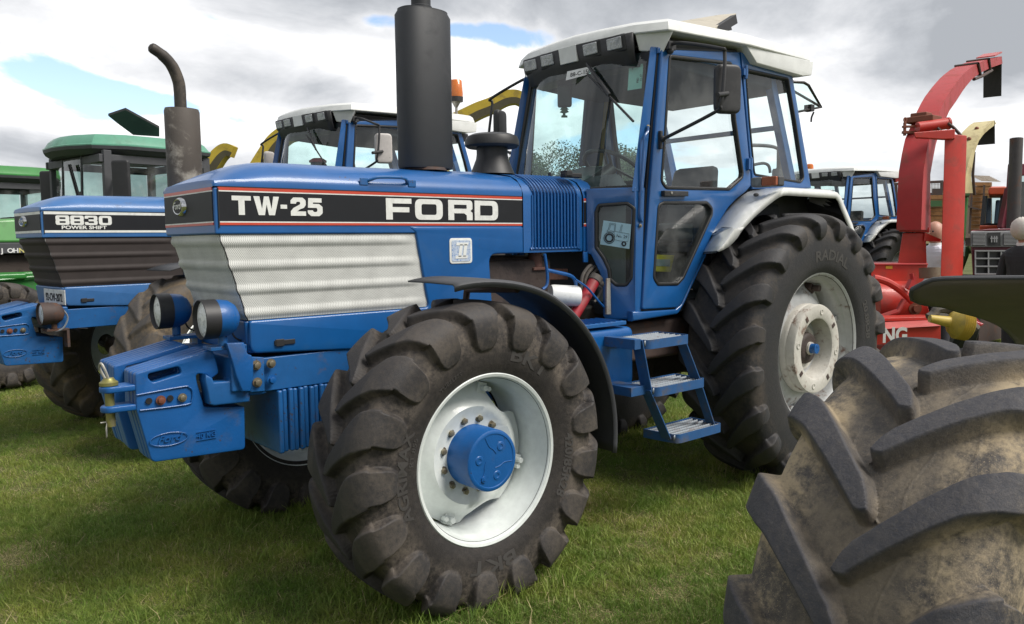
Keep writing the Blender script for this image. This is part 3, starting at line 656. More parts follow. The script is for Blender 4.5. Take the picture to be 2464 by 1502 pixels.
def ford(cfg):
    main = cfg['main']; lod = cfg.get('lod', 0)
    T = thing(cfg['name'], cfg['label'], 'tractor', cfg['loc'], cfg['rz'], cfg.get('group'))
    BP = cfg['blue']; hoodm = cfg['blue']; CABM = cfg.get('cabm', BLUE_CAB)
    def o_(nm, g, m, par=T, **k): return obj(nm, g, m, par, **k)
    W2 = .325
    # wheels
    for x, z, fl, nm in ((0, .657, -1, 'front_wheel'), (0, .657, 1, 'front_wheel'), (2.868, .868, -1, 'rear_wheel'), (2.868, .868, 1, 'rear_wheel')):
        fr = nm == 'front_wheel'
        pv = piv(nm, T, (x, fl*(.888 if fr else .840), z)); 
        if fr: pv.rotation_euler = (0, 0, cfg.get('steer', 0))
        tm = (FT if not cfg.get('oldtyre') else FT_O) if fr else RT
        ty = obj('tyre', tm, None, pv, raw=True)
        if fl < 0: ty.rotation_euler = (0, .11, 0) if fr else (0, .05, 0)
        if fr: front_rim(pv, cfg.get('rimm', WHITE_R), fl > 0, main and fl < 0, cfg.get('hubm'))
        else: rear_rim(pv, fl > 0, detail=main and fl < 0)
        if fr and main and fl < 0:
            for body, h, r0, a0, sx, up in (('AGRIMAX', .052, .452, -88, 1.15, 1), ('RT 855', .024, .418, -75, 1.2, 1), ('BKT', .062, .445, 180, 1.6, 1), ('BKT', .062, .45, 28, 1.5, 1), ('420/85R28', .048, .448, 103, 1.0, 1), ('TUBELESS', .018, .43, -30, 1.2, 1)):
                o_('tyre_lettering', arc_text(body, h, FTP, r0, R_(a0), sx, .035 if h > .03 else .01), RUBL, pv)
        if not fr and main and fl < 0:
            for body, h, r0, a0, sx in (('RADIAL', .07, .60, 8, 1.3), ('20.8R38', .05, .60, 75, 1.2)):
                o_('tyre_lettering', arc_text(body, h, RTP, r0, R_(a0), sx, .035), RUBL, pv)
    # bonnet: lofted top with rounded shoulders and a falling nose
    def sec(x):
        t = min(1, max(0, (x+.885)/.35)); e = 1-(1-t)**2
        top = 1.905+(2.012-1.905)*e+.018*min(1, max(0, (x+.5)/1.4)); w = W2+.002
        pts = [(w, 1.872), (w, 1.885+.01*e), (w-.006, 1.895+.02*e), (w-.035, 1.90+.052*e), (w-.10, 1.903+.085*e), (w-.2, 1.9045+.1*e), (0, top)]
        f = [(-a, b) for a, b in pts]+[(a, b) for a, b in pts[:-1][::-1]]
        return [(x, a, b) for a, b in f]
    xs = [-.893, -.885, -.87, -.84, -.80, -.75, -.68, -.60, -.5, -.3, 0, .3, .6, .872]
    rows = [sec(x) for x in xs]
    rows = [[(xs[0], a*.985, 1.872+(b-1.872)*.45) for _, a, b in rows[0]]]+rows[1:]
    mb = MB().grid(rows); n = len(rows[0])
    mb.add([(xs[0], W2*-.985, 1.868), (xs[0], W2*.985, 1.868)]+rows[0], [tuple([0]+list(range(2, 2+n))+[1])])
    mb.grid([rows[-1], [(.872, a, 1.75) for _, a, b in rows[-1]]])
    hood = o_('bonnet', mb, hoodm, ang=28)
    # band with the stripes
    band = MB().box(((-.89+.872)/2, 0, 1.767), (1.762, 2*W2-.004, .202)); o_('bonnet_side', band, hoodm, bev=.008)
    def stripe_set(x0, x1, y=-W2):
        if cfg['stripes'] == 'red': rows_ = ((1.855, 1.869, DECALR), (1.850, 1.8552, DECALW), (1.722, 1.850, DECALK), (1.7165, 1.722, DECALW), (1.706, 1.7165, DECALR))
        else: rows_ = ((1.845, 1.866, DECALW), (1.722, 1.845, DECALK), (1.704, 1.722, DECALW))
        for z0, z1, m in rows_:
            o_('stripe', MB().box(((x0+x1)/2, y, (z0+z1)/2), (x1-x0, .003, z1-z0)), m)
    stripe_set(-.872, .872)
    for z0, z1, m in (((1.855, 1.869, DECALR), (1.850, 1.8552, DECALW), (1.722, 1.850, DECALK), (1.7165, 1.722, DECALW), (1.706, 1.7165, DECALR)) if cfg['stripes'] == 'red' else ((1.845, 1.866, DECALW), (1.722, 1.845, DECALK), (1.704, 1.722, DECALW))):
        o_('stripe', MB().box((-.892, 0, (z0+z1)/2), (.004, 2*W2-.03, z1-z0)), m)
    # moulded badge on the nose
    if lod < 2:
        b = MB().lathe([(.0005, .016), (.040, .016), (.048, .018), (.056, .012), (.060, .0)], (0, 0, 0), (-1, 0, 0), 40); b.v = [(x-.893, y*1.25+.08, z*.75+1.798) for x, y, z in b.v]
        bd = o_('badge', b, CHROME); b = MB().lathe([(.0005, .0185), (.041, .0182)], (0, 0, 0), (-1, 0, 0), 40); b.v = [(x-.893, y*1.25+.08, z*.75+1.798) for x, y, z in b.v]; o_('badge_face', b, DECALK if main else BLUE_C, bd)
        o_('badge_lettering', text_me('Ford', .034, .002, .004, 1.1, front_m(-.913) @ Matrix.Translation((-.08, 1.786, 0)), True, .35), DECALW, bd)
    if cfg['model'] == 'tw':
        for ch, x, z, h, sx in (('T', -.814, 1.750, .083, .98), ('W', -.716, 1.750, .083, .98), ('-', -.590, 1.750, .083, .9), ('2', -.541, 1.749, .083, .98), ('5', -.457, 1.748, .083, .98),
                                ('F', -.034, 1.735, .106, 1.0), ('O', .139, 1.735, .106, 1.0), ('R', .349, 1.735, .106, 1.0), ('D', .526, 1.735, .106, 1.0)):
            o_('letter', glyph(ch, x, z, h, sx, -W2-.0024), DECALW)
    elif cfg['model'] == '8830':
        for k, ch in enumerate('8830'): o_('letter', glyph(ch, -.79+.105*k, 1.764, .073, 1.04, -W2-.0024), DECALW)
        o_('lettering', text_me('POWER SHIFT', .027, .0016, .04, 1.42, side_m(-W2-.0024) @ Matrix.Translation((-.585, 1.732, 0)), True), DECALW)
        o_('stripe', MB().box((.18, -W2-.0025, 1.784), (.010, .003, .12)), DECALW)
    gm = PERF if main else cfg.get('grillem', PERF_D)
    o_('bonnet_lip', MB().box(((-.885+.13)/2, 0, 1.684), (1.015, 2*W2-.018, .036)), hoodm, bev=.012)
    # pressed mesh grille, side (both) and front, with the same wave
    zs = np.linspace(1.664, 1.284, 62)
    def gx0(z): return -.868+(1.665-z)/(.38)*.110
    def gx1(z): return .144+(1.665-z)/(.38)*.072
    for sd in (-1, 1):
        P = []
        for z in zs:
            w = grille_y(z); x0, x1 = gx0(z)-w*.9, gx1(z); row = []
            for t in (0, .012, .03, .06, .5, .9, .955, .975, 1):
                k = 0. if t in (0, 1) else (1. if t < .95 else .4)
                row.append((x0+(x1-x0)*t, sd*(W2-.012+(w if t < .95 else w*.2)*1.0+(.0 if t else 0)), z))
            P.append(row)
        o_('side_grille', MB().grid(P), gm)
    P = []
    for z in zs:
        w = grille_y(z); x0 = gx0(z)-w*.9
        P.append([(x0, -(W2-.012)-w, z), (x0-.006, -(W2-.03), z), (x0-.012, -.2, z), (x0-.014, 0, z), (x0-.012, .2, z), (x0-.006, W2-.03, z), (x0, W2-.012+w, z)])
    o_('front_grille', MB().grid(P), gm)
    o_('grille_seam', MB().tube([(gx0(z)-grille_y(z)*.9-.001, -(W2-.010)-grille_y(z), z) for z in zs], .0028, 5), RUBSEAL)
    o_('bonnet_seam', MB().box((-.872, -W2-.001, 1.78), (.0045, .006, .17)).box((-.886, 0, 1.8712), (.012, 2*W2-.02, .003)), RUBSEAL)
    o_('bonnet_gap', MB().box(((-.87+.872)/2, -W2+.0005, 1.8715), (1.74, .006, .0035)), RUBSEAL)
    # side panels with the engine opening, louvred rear section
    out = [(.150, 1.702), (1.462, 1.702), (1.462, 1.549, .03), (.625, 1.549, .05), (.655, 1.07), (-.10, 1.095), (-.757, 1.135, .04), (-.757, 1.281, .015), (.214, 1.281, .02), (.142, 1.668, .02), (.10, 1.702)]
    for sd in (-1, 1):
        me = flat([rpoly(out)], .03, .010, side_m(-(W2-.013))); o_('side_panel', me, hoodm, mirror=sd > 0)
    o_('front_panel', MB().hexa([(-.757, -.30, 1.13), (-.757, .30, 1.13), (-.70, .30, 1.13), (-.70, -.30, 1.13)], [(-.775, -.31, 1.281), (-.775, .31, 1.281), (-.70, .31, 1.281), (-.70, -.31, 1.281)]), hoodm, bev=.01)
    if lod < 2:
        L = MB().box((-.595, -W2-.004, 1.172), (.10, .010, .022)); L.box((-.62, -W2-.008, 1.172), (.04, .010, .032)); o_('bonnet_latch', L, BLACK, bev=.002)
    # louvred panel
    def arch(x0, x1, w, off=0., zb=1.552):
        pr = [(W2+.006+off, zb), (W2+.006+off, 1.87), (W2+.004+off, 1.89), (W2-.012+off, 1.93), (W2-.05+off*.8, 1.970+off), (W2-.11, 1.996+off), (W2-.2, 2.012+off), (0, 2.024+off)]
        pr = [(-a, b) for a, b in pr]+[(a, b) for a, b in pr[:-1][::-1]]
        return MB().grid([[(x, a, b) for a, b in pr] for x in (x0, x1)])
    m_ = arch(.876, 1.352, 0); o_('louvre_panel', m_, hoodm, ang=30)
    o_('rear_cowl', arch(1.364, 1.462, 0, .002), hoodm, ang=30); o_('cowl_core', arch(.87, 1.455, 0, -.01), DARKIN, ang=30)
    for k in range(14 if lod < 2 else 0):
        x = .958+k*.0267; pr = [(-W2-.008, 1.585), (-W2-.014, 1.60), (-W2-.014, 1.87), (-W2-.011, 1.895), (-W2+.004, 1.937), (-W2+.042, 1.979), (-W2+.095, 2.002)]
        dl = -.046*0
        b = MB().tube(spl([(x+(-.052 if z > 1.99 else -.03 if z > 1.96 else -.012 if z > 1.92 else 0), y, z) for y, z in pr], 3), .0062, 6); o_('louvre', b, hoodm)
    if lod < 2: o_('louvre_frame', MB().tube(spl([(.945, -W2-.008, 1.88), (.945, -W2-.008, 1.6), (.952, -W2-.008, 1.575), (1.30, -W2-.008, 1.575), (1.322, -W2-.008, 1.59), (1.322, -W2-.008, 1.88)], 4), .007, 6), hoodm)
    for z0, z1, m in ((1.856, 1.872, DECALR), (1.849, 1.856, DECALW), (1.722, 1.849, DECALK), (1.716, 1.722, DECALW), (1.703, 1.716, DECALR)):
        if cfg['stripes'] != 'red' and m is DECALR: m = DECALW
        o_('stripe', MB().box((1.405, -W2-.0095, (z0+z1)/2), (.075, .003, z1-z0)), m)
    if main:
        b = o_('roman_two_badge', flat([rpoly([(.351, 1.503, .02), (.502, 1.503, .02), (.502, 1.639, .02), (.351, 1.639, .02)])], .004, .0015, side_m(-W2-.004)), DECALW)
        o_('badge_field', flat([rpoly([(.364, 1.515, .012), (.489, 1.515, .012), (.489, 1.627, .012), (.364, 1.627, .012)])], .002, 0, side_m(-W2-.0068)), SPECK, b)
        for q in ([(.385, 1.53), (.465, 1.53), (.470, 1.545), (.390, 1.545)], [(.392, 1.60), (.472, 1.60), (.476, 1.615), (.396, 1.615)], [(.405, 1.54), (.425, 1.54), (.437, 1.605), (.417, 1.605)], [(.437, 1.54), (.457, 1.54), (.467, 1.605), (.447, 1.605)]):
            o_('numeral', flat([[Vector(p) for p in q]], .002, 0, side_m(-W2-.0086)), DECALW, b)
        o_('bonnet_handle', MB().tube(spl([(-.14, -W2+.01, 1.918), (-.12, -W2-.012, 1.928), (-.08, -W2-.025, 1.94), (.05, -W2-.025, 1.942), (.085, -W2-.012, 1.93), (.10, -W2+.01, 1.915)], 5), .008, 8), BLUE_W)
        for x in (-.155, .125): o_('handle_plate', MB().box((x, -W2-.002, 1.918), (.045, .006, .034)), BLUE_W, bev=.002)
    # exhaust
    mx = cfg.get('mx', .44)
    if cfg['muffler'] == 'tall':
        prof = []
        P = []
        for z in (2.03, 2.045, 2.86, 2.885, 2.893):
            k = 1. if 2.04 < z < 2.87 else (.97 if z < 2.88 else .9); row = []
            for j in range(49):
                a = 2*math.pi*j/48; row.append((mx+.163*k*math.copysign(abs(math.cos(a))**.8, math.cos(a)), .105*k*math.copysign(abs(math.sin(a))**.8, math.sin(a)), z))
            P.append(row)
        mb = MB().grid(P); mb.add(P[0][:-1], [tuple(range(48))]); mb.add(P[-1][:-1], [tuple(range(48))]); o_('silencer', mb, MUFF)
        o_('exhaust_pipe', MB().lathe([(.060, 2.88), (.060, 2.915), (.054, 2.92), (.054, 3.3), (.05, 3.3)], (mx-.01, 0, 0), (0, 0, 1), 32), MUFF)
        o_('silencer_foot', MB().lathe([(.12, 2.018), (.115, 2.034)], (mx, 0, 0), (0, 0, 1), 32, True), IRON)
    else:
        P = []
        for z in (2.02, 2.04, 2.78, 2.80, 2.805):
            k = 1. if 2.03 < z < 2.79 else .95
            P.append([(mx+.155*k*math.cos(2*math.pi*j/40), .12*k*math.sin(2*math.pi*j/40), z) for j in range(41)])
        mb = MB().grid(P); mb.add(P[-1][:-1], [tuple(range(40))]); o_('silencer', mb, SOOT)
        o_('exhaust_pipe', MB().tube(spl([(mx-.01, 0, 2.79), (mx-.01, 0, 2.95), (mx-.02, 0, 3.05), (mx-.07, 0, 3.17), (mx-.15, 0, 3.25), (mx-.26, 0, 3.31)], 6), [.052]*6+[.052]*13+[.05]*6+[.046]*4+[.04, .02], 20, True), PIPE)
    if not cfg.get('precl'):
        o_('air_intake', MB().lathe([(.135, 2.02), (.118, 2.06), (.098, 2.11), (.094, 2.14), (.094, 2.178), (.15, 2.178), (.163, 2.19), (.164, 2.215), (.152, 2.243), (.12, 2.257), (.0005, 2.262)], (.925, 0, 0), (0, 0, 1), 40), BLACK)
    # chassis
    fr = MB(); 
    for sd in (-1, 1): fr.box((-.05, sd*.29, 1.03), (1.44, .05, .155))
    o_('frame_rail', fr, BLUE_W, bev=.006)
    o_('engine_block', MB().box((.55, 0, 1.22), (1.3, .34, .62)).box((.2, 0, 1.5), (.9, .3, .3)), ENG, bev=.02)
    o_('gearbox', MB().box((1.9, 0, .93), (1.7, .5, .55)).box((2.87, 0, .87), (.5, .9, .42)).cyl((2.87, -1.0, .868), (2.87, 1.0, .868), .11), ENG, bev=.03)
    o_('front_axle', MB().cyl((0, -.80, .657), (0, .80, .657), .085).lathe([(.20, -.16), (.22, 0), (.20, .16)], (0, 0, .657), (1, 0, 0), 24, True).box((0, 0, .88), (.35, .42, .2)), BLUE_W if main else IRON, bev=.01)
    o_('radiator_core', MB().box((-.30, 0, 1.47), (.8, .56, .36)), DARKIN)
    if main:
        # plates slung under the chassis
        for k in range(12):
            x = -.625+k*.0265; o_('ballast_plate', MB().box((x, -.05+.012*(k % 2), .802+.002*(k % 3)), (.0245, .56, .296)), BLUE_W, bev=.009)
        # side bracket with its four bolts
        br = [at(6, a, b, 'y', -.335) for a, b in ((1105, 445), (1245, 440), (1265, 520), (1320, 560), (1320, 700), (1300, 830), (1230, 830), (1180, 700), (1150, 590))]
        o_('weight_bracket', flat([[Vector((p.x, p.z)) for p in br]], .03, .006, side_m(-.335)), BLUE_C)
        o_('bracket_plate', flat([[Vector((p.x, p.z)) for p in [at(6, a, b, 'y', -.33) for a, b in ((1310, 555), (1410, 560), (1418, 828), (1305, 838))]]], .02, .003, side_m(-.325)), BLUE_W)
        for a, b in ((1352, 622), (1470, 608), (1360, 760), (1475, 738)):
            bb = MB(); bolt(bb, at(6, a, b, 'y', -.337), r=.015, h=.018); o_('bracket_bolt', bb, BOLT if (a, b) != (1475, 738) else BLUE_C)
        cr = MB().box((-.80, 0, 1.05), (.10, .66, .16)).box((-.74, 0, .99), (.12, .62, .10)); o_('weight_carrier', cr, BLUE_W, bev=.01)
    else: o_('weight_carrier', MB().box((-.80, 0, 1.04), (.12, .66, .18)), BLUE_W, bev=.01)
    if lod < 2:
        # suitcase weights
        base_o = xz(6, [(385, 690, .015), (1010, 490, .03), (1052, 660, .01), (1052, 690, .02), (990, 735, .01), (960, 700, .03), (870, 690, .03), (880, 760, .02), (940, 960, .01), (1262, 955, .01), (1268, 1300, .02), (520, 1405, .03), (395, 985, .01)], -.28)
        hole = xz(6, [(487, 695, .012), (740, 632, .02), (757, 690, .012), (525, 765, .02), (490, 730, .01)], -.28)
        n = 12; t = .047; w0 = None
        for k in range(n):
            y = -.28+t/2+k*t; dx = (0, 0, 0, .004, .03, .03, -.01, -.006, 0, 0, .002, 0)[k]; dz = (0, 0, 0, 0, -.012, -.012, 0, 0, .0, 0, 0, 0)[k]
            if w0 is None:
                me = flat([rpoly(base_o), rpoly(hole)], t-.007, .006, Matrix(((1, 0, 0, 0), (0, 0, -1, 0), (0, 1, 0, 0), (0, 0, 0, 1)))); fin(me); me.materials.append(cfg.get('weightm', BLUE_C)); w0 = me
            q = bpy.data.objects.new('suitcase_weight', w0); COL.objects.link(q); q.parent = T; q.location = (dx, y, dz)
            if k == 0: first = q
        def dec(nm, g, m): 
            r = obj(nm, g, m, first); r.matrix_parent_inverse = Matrix.Identity(4); g_ = r.data; g_.transform(Matrix.Translation(-Vector(first.location))); return r
        rib = [at(6, a, b, 'y', -.281) for a, b in ((395, 862), (760, 795), (815, 800), (842, 830), (838, 900), (790, 938), (420, 985))]
        dec('raised_rib', MB().tube(spl(rib, 5), .0035, 6), cfg.get('weightm', BLUE_C))
        C0 = at(6, 655, 1215, 'y', -.283); rx = (at(6, 810, 1190, 'y', -.283).x-at(6, 505, 1240, 'y', -.283).x)/2
        el = [(C0.x+rx*math.cos(a)*1.0, -.2815, C0.z+.0275*math.sin(a)) for a in np.linspace(0, 2*math.pi, 41)]
        dec('raised_oval', MB().tube(el, .0022, 6), cfg.get('weightm', BLUE_C))
        dec('raised_lettering', text_me('Ford', .030, .005, .004, 1.2, side_m(-.2815) @ Matrix.Translation((C0.x, C0.z-.011, 0)), True, .35), cfg.get('weightm', BLUE_C))
        C1 = at(6, 955, 1180, 'y', -.283)
        dec('raised_lettering', text_me('40 KG', .021, .004, .0, 1.1, side_m(-.2815) @ Matrix.Translation((C1.x, C1.z-.010, 0)), True), cfg.get('weightm', BLUE_C))
        for dz in (.017, -.019): dec('raised_rule', MB().box((C1.x, -.281, C1.z+dz), (.085, .003, .0022)), cfg.get('weightm', BLUE_C))
        for a, b, m, r in ((492, 910, HOLE, .010), (587, 903, REDRUST, .016), (663, 888, HOLE, .010), (760, 882, BOLT, .015)):
            P = at(6, a, b, 'y', -.282); bb = MB()
            if m is HOLE: bb.lathe([(.014, 0), (.013, .002), (.010, .002), (.0005, .0015)], P, (0, -1, 0), 16)
            else: bolt(bb, P, r=r*.85, h=.012)
            dec('weight_bolt' if m is not HOLE else 'weight_hole', bb, m)
        if main:
            # towing pin held between two lugs on the middle weight
            for zc in (at(6, 150, 790, 'x', -1.31).z, at(6, 170, 950, 'x', -1.31).z):
                yc = at(6, 150, 790, 'x', -1.33).y
                o_('hitch_lug', flat([rpoly([(-1.22, yc-.05), (-1.34, yc-.045, .03), (-1.36, yc, .03), (-1.34, yc+.045, .03), (-1.22, yc+.05)])], .026, .006, Matrix.Translation((0, 0, zc))), BLUE_C)
            zt = at(6, 150, 740, 'x', -1.32).z; zb = at(6, 155, 1090, 'x', -1.32).z
            o_('towing_pin', MB().lathe([(.0005, zb), (.018, zb), (.018, zt-.02), (.036, zt-.018), (.036, zt-.005), (.026, zt+.002), (.02, zt+.012), (.0005, zt+.013)], (-1.32, yc, 0), (0, 0, 1), 20), PINM)
            o_('pin_handle', MB().tube(spl([(-1.32, yc-.012, zt), (-1.335, yc-.012, zt+.05), (-1.345, yc+.0, zt+.075), (-1.345, yc+.02, zt+.05), (-1.325, yc+.014, zt)], 5), .0055, 8), GREYS)
            o_('linch_pin', MB().tube(spl([(-1.335, yc, zb+.02), (-1.345, yc-.02, zb-.01), (-1.34, yc, zb-.045), (-1.33, yc+.022, zb-.012), (-1.335, yc, zb+.02)], 5), .002, 6).tube([(-1.30, yc, zb+.02), (-1.36, yc, zb+.02)], .003, 6), GREYS)
            # hook of the carrier that the weights hang on
            hk = [at(6, a, b, 'y', -.29) for a, b in ((930, 690), (985, 720), (1000, 755), (1120, 745), (1145, 640), (1150, 590), (1290, 830), (1285, 910), (1000, 942), (960, 930), (945, 820), (925, 740))]
            o_('carrier_hook', flat([[Vector((p.x, p.z)) for p in hk]], .08, .008, side_m(-.275)), BLUE_W)
    # round headlamps on brackets
    if lod < 2 or main:
        for sd in (-1, 1):
            Lp = Vector(cfg.get('lamp', (-.93, .30, 1.30))); Lp.y *= sd; dirn = Vector((-1, -.05 if main else 0, .0)).normalized()
            b = MB().lathe([(.050, -.17), (.075, -.155), (.092, -.125), (.100, -.08), (.101, -.04), (.101, -.035)], (0, 0, 0), (1, 0, 0), 36); b.v = [(-x, y, z) for x, y, z in b.v]
            b = MB().lathe([(.0005, .135), (.03, .13), (.06, .112), (.078, .085), (.083, .05), (.083, .03)], Lp, (1, 0, 0), 36)
            h = o_('headlamp', b, BLUE_C if main else IRON)
            o_('lamp_rim', MB().lathe([(.083, .03), (.086, .03), (.087, -.035), (.084, -.037), (.081, -.03), (.079, .02)], Lp, (1, 0, 0), 36), BLACK if main else IRON, h)
            o_('lamp_lens', MB().lathe([(.0005, -.022), (.04, -.018), (.079, -.006)], Lp+Vector((-.012, 0, 0)), (1, 0, 0), 36), LENS, h)
            o_('lamp_bracket', MB().cyl(Lp+Vector((.06, 0, -.075)), Lp+Vector((.06, 0, -.12)), .02).box(Lp+Vector((.08, -sd*.03, -.13)), (.16, .10, .016)).box(Lp+Vector((.15, -sd*.02, -.2)), (.02, .08, .14)), IRON if not main else BLUE_W, h, bev=.002)
            o_('lamp_cable', MB().tube(spl([Lp+Vector((.11, .03, -.05)), Lp+Vector((.14, .05, -.10)), Lp+Vector((.22, .06, -.13)), Lp+Vector((.3, .0, -.14))], 5), .0045, 6), BLACK, h)
    # front mudguard over the near wheel
    if cfg.get('guard'):
        for sd in (-1, 1):
            A = [(R_(-11+3.5*i)) for i in range(32)]; P = []
            for k, (yy, dr) in enumerate(((-1.12, -.035), (-1.125, -.012), (-1.11, 0), (-.9, .004), (-.68, .004))):
                row = []
                for a in A:
                    s_ = (a-A[0])/(A[-1]-A[0]); r = .80+.03*math.exp(-((a+.05)/.25)**2)*0; y = yy
                    if a < R_(22): y = -.72+(yy+.72)*(.80+.20*smooth01((a-A[0])/(R_(22)-A[0])))
                    row.append((math.sin(a)*(r+dr), sd*-y*-1 if False else (y if sd < 0 else -y), .657+math.cos(a)*(r+dr)))
                P.append(row)
            mb = MB().grid(P); g = o_('front_mudguard', mb, BLACK_G, ang=50); m2 = g.modifiers.new('sheet', 'SOLIDIFY'); m2.thickness = .007
            o_('mudguard_stay', MB().tube([(.22, sd*.55, .90), (.24, sd*.62, 1.38), (.24, sd*1.0, 1.40)], .018, 8).tube([(.1, sd*.55, .80), (.72, sd*.66, .98), (.745, sd*.9, .93)], .018, 8), IRON)
    else:
        for sd in (-1, 1):
            P = []
            for yy in (-1.12, -.70): P.append([(math.sin(a)*.80, sd*-yy, .657+math.cos(a)*.80) for a in np.linspace(-.35, 1.5, 16)])
            g = o_('front_mudguard', MB().grid(P), BLACK_G); m2 = g.modifiers.new('sheet', 'SOLIDIFY'); m2.thickness = .007
    # ---------------- cab
    seam = xz(0, [(1543, 745), (1588, 120)], S); (sx0, sz0), (sx1, sz1) = seam
    def ws(y, t):   # windscreen surface: t 0 bottom .. 1 top
        k = min(1, max(0, (abs(y)-.20)/.37)); xb = 1.455+.135*k*k; xt = 1.655+.10*k*k
        z = 1.93+(2.80-1.93)*t; return (xb+(xt-xb)*t, y*(1-.09*t), z)
    ysw = np.linspace(-.585, .585, 19); tsw = np.linspace(0, 1, 7)
    wsg = o_('windscreen', MB().grid([[ws(y, t) for y in ysw] for t in tsw]), GL)
    edge = [ws(y, 0) for y in ysw]+[ws(.585, t) for t in tsw[1:]]+[ws(y, 1) for y in ysw[::-1][1:]]+[ws(-.585, t) for t in tsw[::-1][1:]]
    o_('windscreen_seal', MB().tube([Vector(p)+Vector((-.004, 0, 0)) for p in edge], .016, 8), RUBSEAL, wsg)
    for sd in (-1, 1):
        mir = sd > 0
        # corner pillar between windscreen and door
        pil = MB().hexa([(1.560, -.575, 1.90), (1.500, -.597, 1.90), (sx0+.01, S-.006, 1.90), (sx0+.05, -.56, 1.90)], [(1.745, -.535, 2.78), (1.700, -.575, 2.78), (sx1-.012, S+.008, 2.78), (sx1+.03, -.54, 2.78)])
        o_('front_pillar', pil, CABM, bev=.008, mirror=mir)
        # lower front corner of the cab with its small window (a flat facet)
        def fac(c, a, b):      # the facet runs from the bonnet out to the door seam
            A0 = Vector((1.395, -.33+Y0, 0)); A1 = Vector((sx0-.045, S+Y0, 0)); nrm = Vector((A1.y-A0.y, -(A1.x-A0.x), 0)).normalized()
            u, v = uv_(c, a, b); d = _F+_R*((u-IW/2)/FPX)-_U*((v-IH/2)/FPX); t = (A0-Vector((CAMC.x, CAMC.y, 0))).dot(nrm)/Vector((d.x, d.y, 0)).dot(nrm)
            P = CAMC+d*t; P.y -= Y0; e = (A1-A0).normalized(); return (Vector((P.x, P.y+Y0, 0))-A0).dot(e), P.z
        A0 = Vector((1.395, -.33, 0)); A1 = Vector((sx0-.045, S, 0)); e = (A1-A0).normalized(); nn = Vector((e.y, -e.x, 0)); Lf = (A1-A0).length
        if nn.x > 0: nn = -nn
        FM = Matrix(((e.x, 0, nn.x, A0.x), (e.y, 0, nn.y, A0.y), (0, 1, 0, 0), (0, 0, 0, 1)))
        win = [fac(5, a, b) for a, b in ((270, 110), (610, 85), (700, 150), (665, 960), (600, 1050), (480, 1050), (400, 980), (385, 860), (330, 740), (240, 610), (238, 200))]
        win = [(max(.012, x), z, .03) for x, z in win]
        ol = [(0, 1.93), (Lf, 1.93), (Lf, 1.135, .03), (fac(5, 330, 1440)[0], 1.135, .03), (fac(5, 325, 1000)[0], 1.33, .02), (fac(5, 290, 850)[0], 1.42, .03), (fac(5, 190, 680)[0], 1.53), (0, 1.54)]
        cf = o_('front_corner_panel', flat([rpoly(ol), rpoly(win)], .03, .008, FM), CABM, mirror=mir)
        wi = rpoly(win); o_('corner_window', flat([wi], 0, 0, FM @ Matrix.Translation((0, 0, -.004))), GLD, cf, mirror=mir)
        o_('window_seal', flat([inset(wi, -.004), inset(wi, .016)], .034, .006, FM @ Matrix.Translation((0, 0, .004))), RUBSEAL, cf, mirror=mir)
        # strip joining facet to door seam
        o_('sill_corner', MB().hexa([(sx0-.05, S+.001, 1.14), (sx0-.004, S-.001, 1.14), (sx0-.004, S+.04, 1.14), (sx0-.05, S+.04, 1.14)], [(sx0-.05, S+.001, 1.93), (sx0+.030, S-.001, 1.93), (sx0+.03, S+.04, 1.93), (sx0-.05, S+.04, 1.93)]), CABM, bev=.004, mirror=mir)
        # door
        d_out = [p for p in xz(5, [(835, 40), (750, 1330, .02), (1150, 1305, .04), (1205, 1262, .04), (1475, 690, .03)], S)]+[p for p in xz(4, [(800, 1480), (900, 1310), (1000, 1150), (1100, 1045), (1230, 940), (1295, 865, .02), (1292, 700), (1250, 250)], S)]+[p for p in xz(2, [(1150, 560), (1140, 515, .01), (125, 480, .01)], S)]
        w_up = xz(2, [(222, 560, .03), (1040, 655, .03)], S)+xz(4, [(1090, 0), (1190, 690, .03), (1180, 765, .04), (1010, 918, .04), (180, 900, .06), (112, 810, .05), (160, 150)], S)
        w_lo = xz(5, [(935, 110, .05), (1000, 78, .04), (1500, 78, .04), (1567, 150, .05), (1560, 240, .04), (1230, 965, .04), (1160, 1040, .03), (930, 1042, .03), (878, 960, .05)], S)
        dp = rpoly(d_out); door = o_('door', flat([inset(dp, .004), rpoly(w_up), rpoly(w_lo)], .035, .007, side_m(S)), CABM, mirror=mir)
        for nm, w, mt in (('upper_window', w_up, GL2), ('lower_window', w_lo, GLD)):
            wi = rpoly(w); o_(nm, flat([wi], 0, 0, side_m(S+.004)), mt, door, mirror=mir)
            o_('window_seal', flat([inset(wi, -.003), inset(wi, .017)], .034, .006, side_m(S-.006)), RUBSEAL, door, mirror=mir)
        if not mir or True:
            hd = xz(4, [(115, 925), (430, 935), (430, 1000), (120, 1000)], S); o_('door_handle', flat([rpoly([p+(.004,) for p in hd])], .03, .004, side_m(S-.03)), BLACK, door, mirror=mir)
            if main and not mir:
                P = at(4, 205, 958, 'y', S); o_('door_lock', MB().lathe([(.008, 0), (.008, .004), (.0045, .005), (.0005, .005)], (P.x, S-.045, P.z), (0, -1, 0), 16), GREYS, door)
        # frame the door shuts in, rear pillar and rear side window
        ring_o = inset(dp, -.05); ring_i = inset(dp, .02)
        o_('door_frame', flat([ring_i, inset(dp, -.012)], .03, .0, side_m(S+.022)), RUBSEAL, mirror=mir)
        rq = xz(2, [(1165, 520), (1830, 800)], S)+xz(4, [(2080, 890), (1700, 905), (1310, 905), (1302, 700), (1258, 250)], S)
        rw = xz(2, [(1215, 740, .03), (1778, 865, .03)], S)+xz(4, [(1870, 0), (1985, 760, .04), (1940, 822, .04), (1330, 722, .04), (1262, 0)], S)
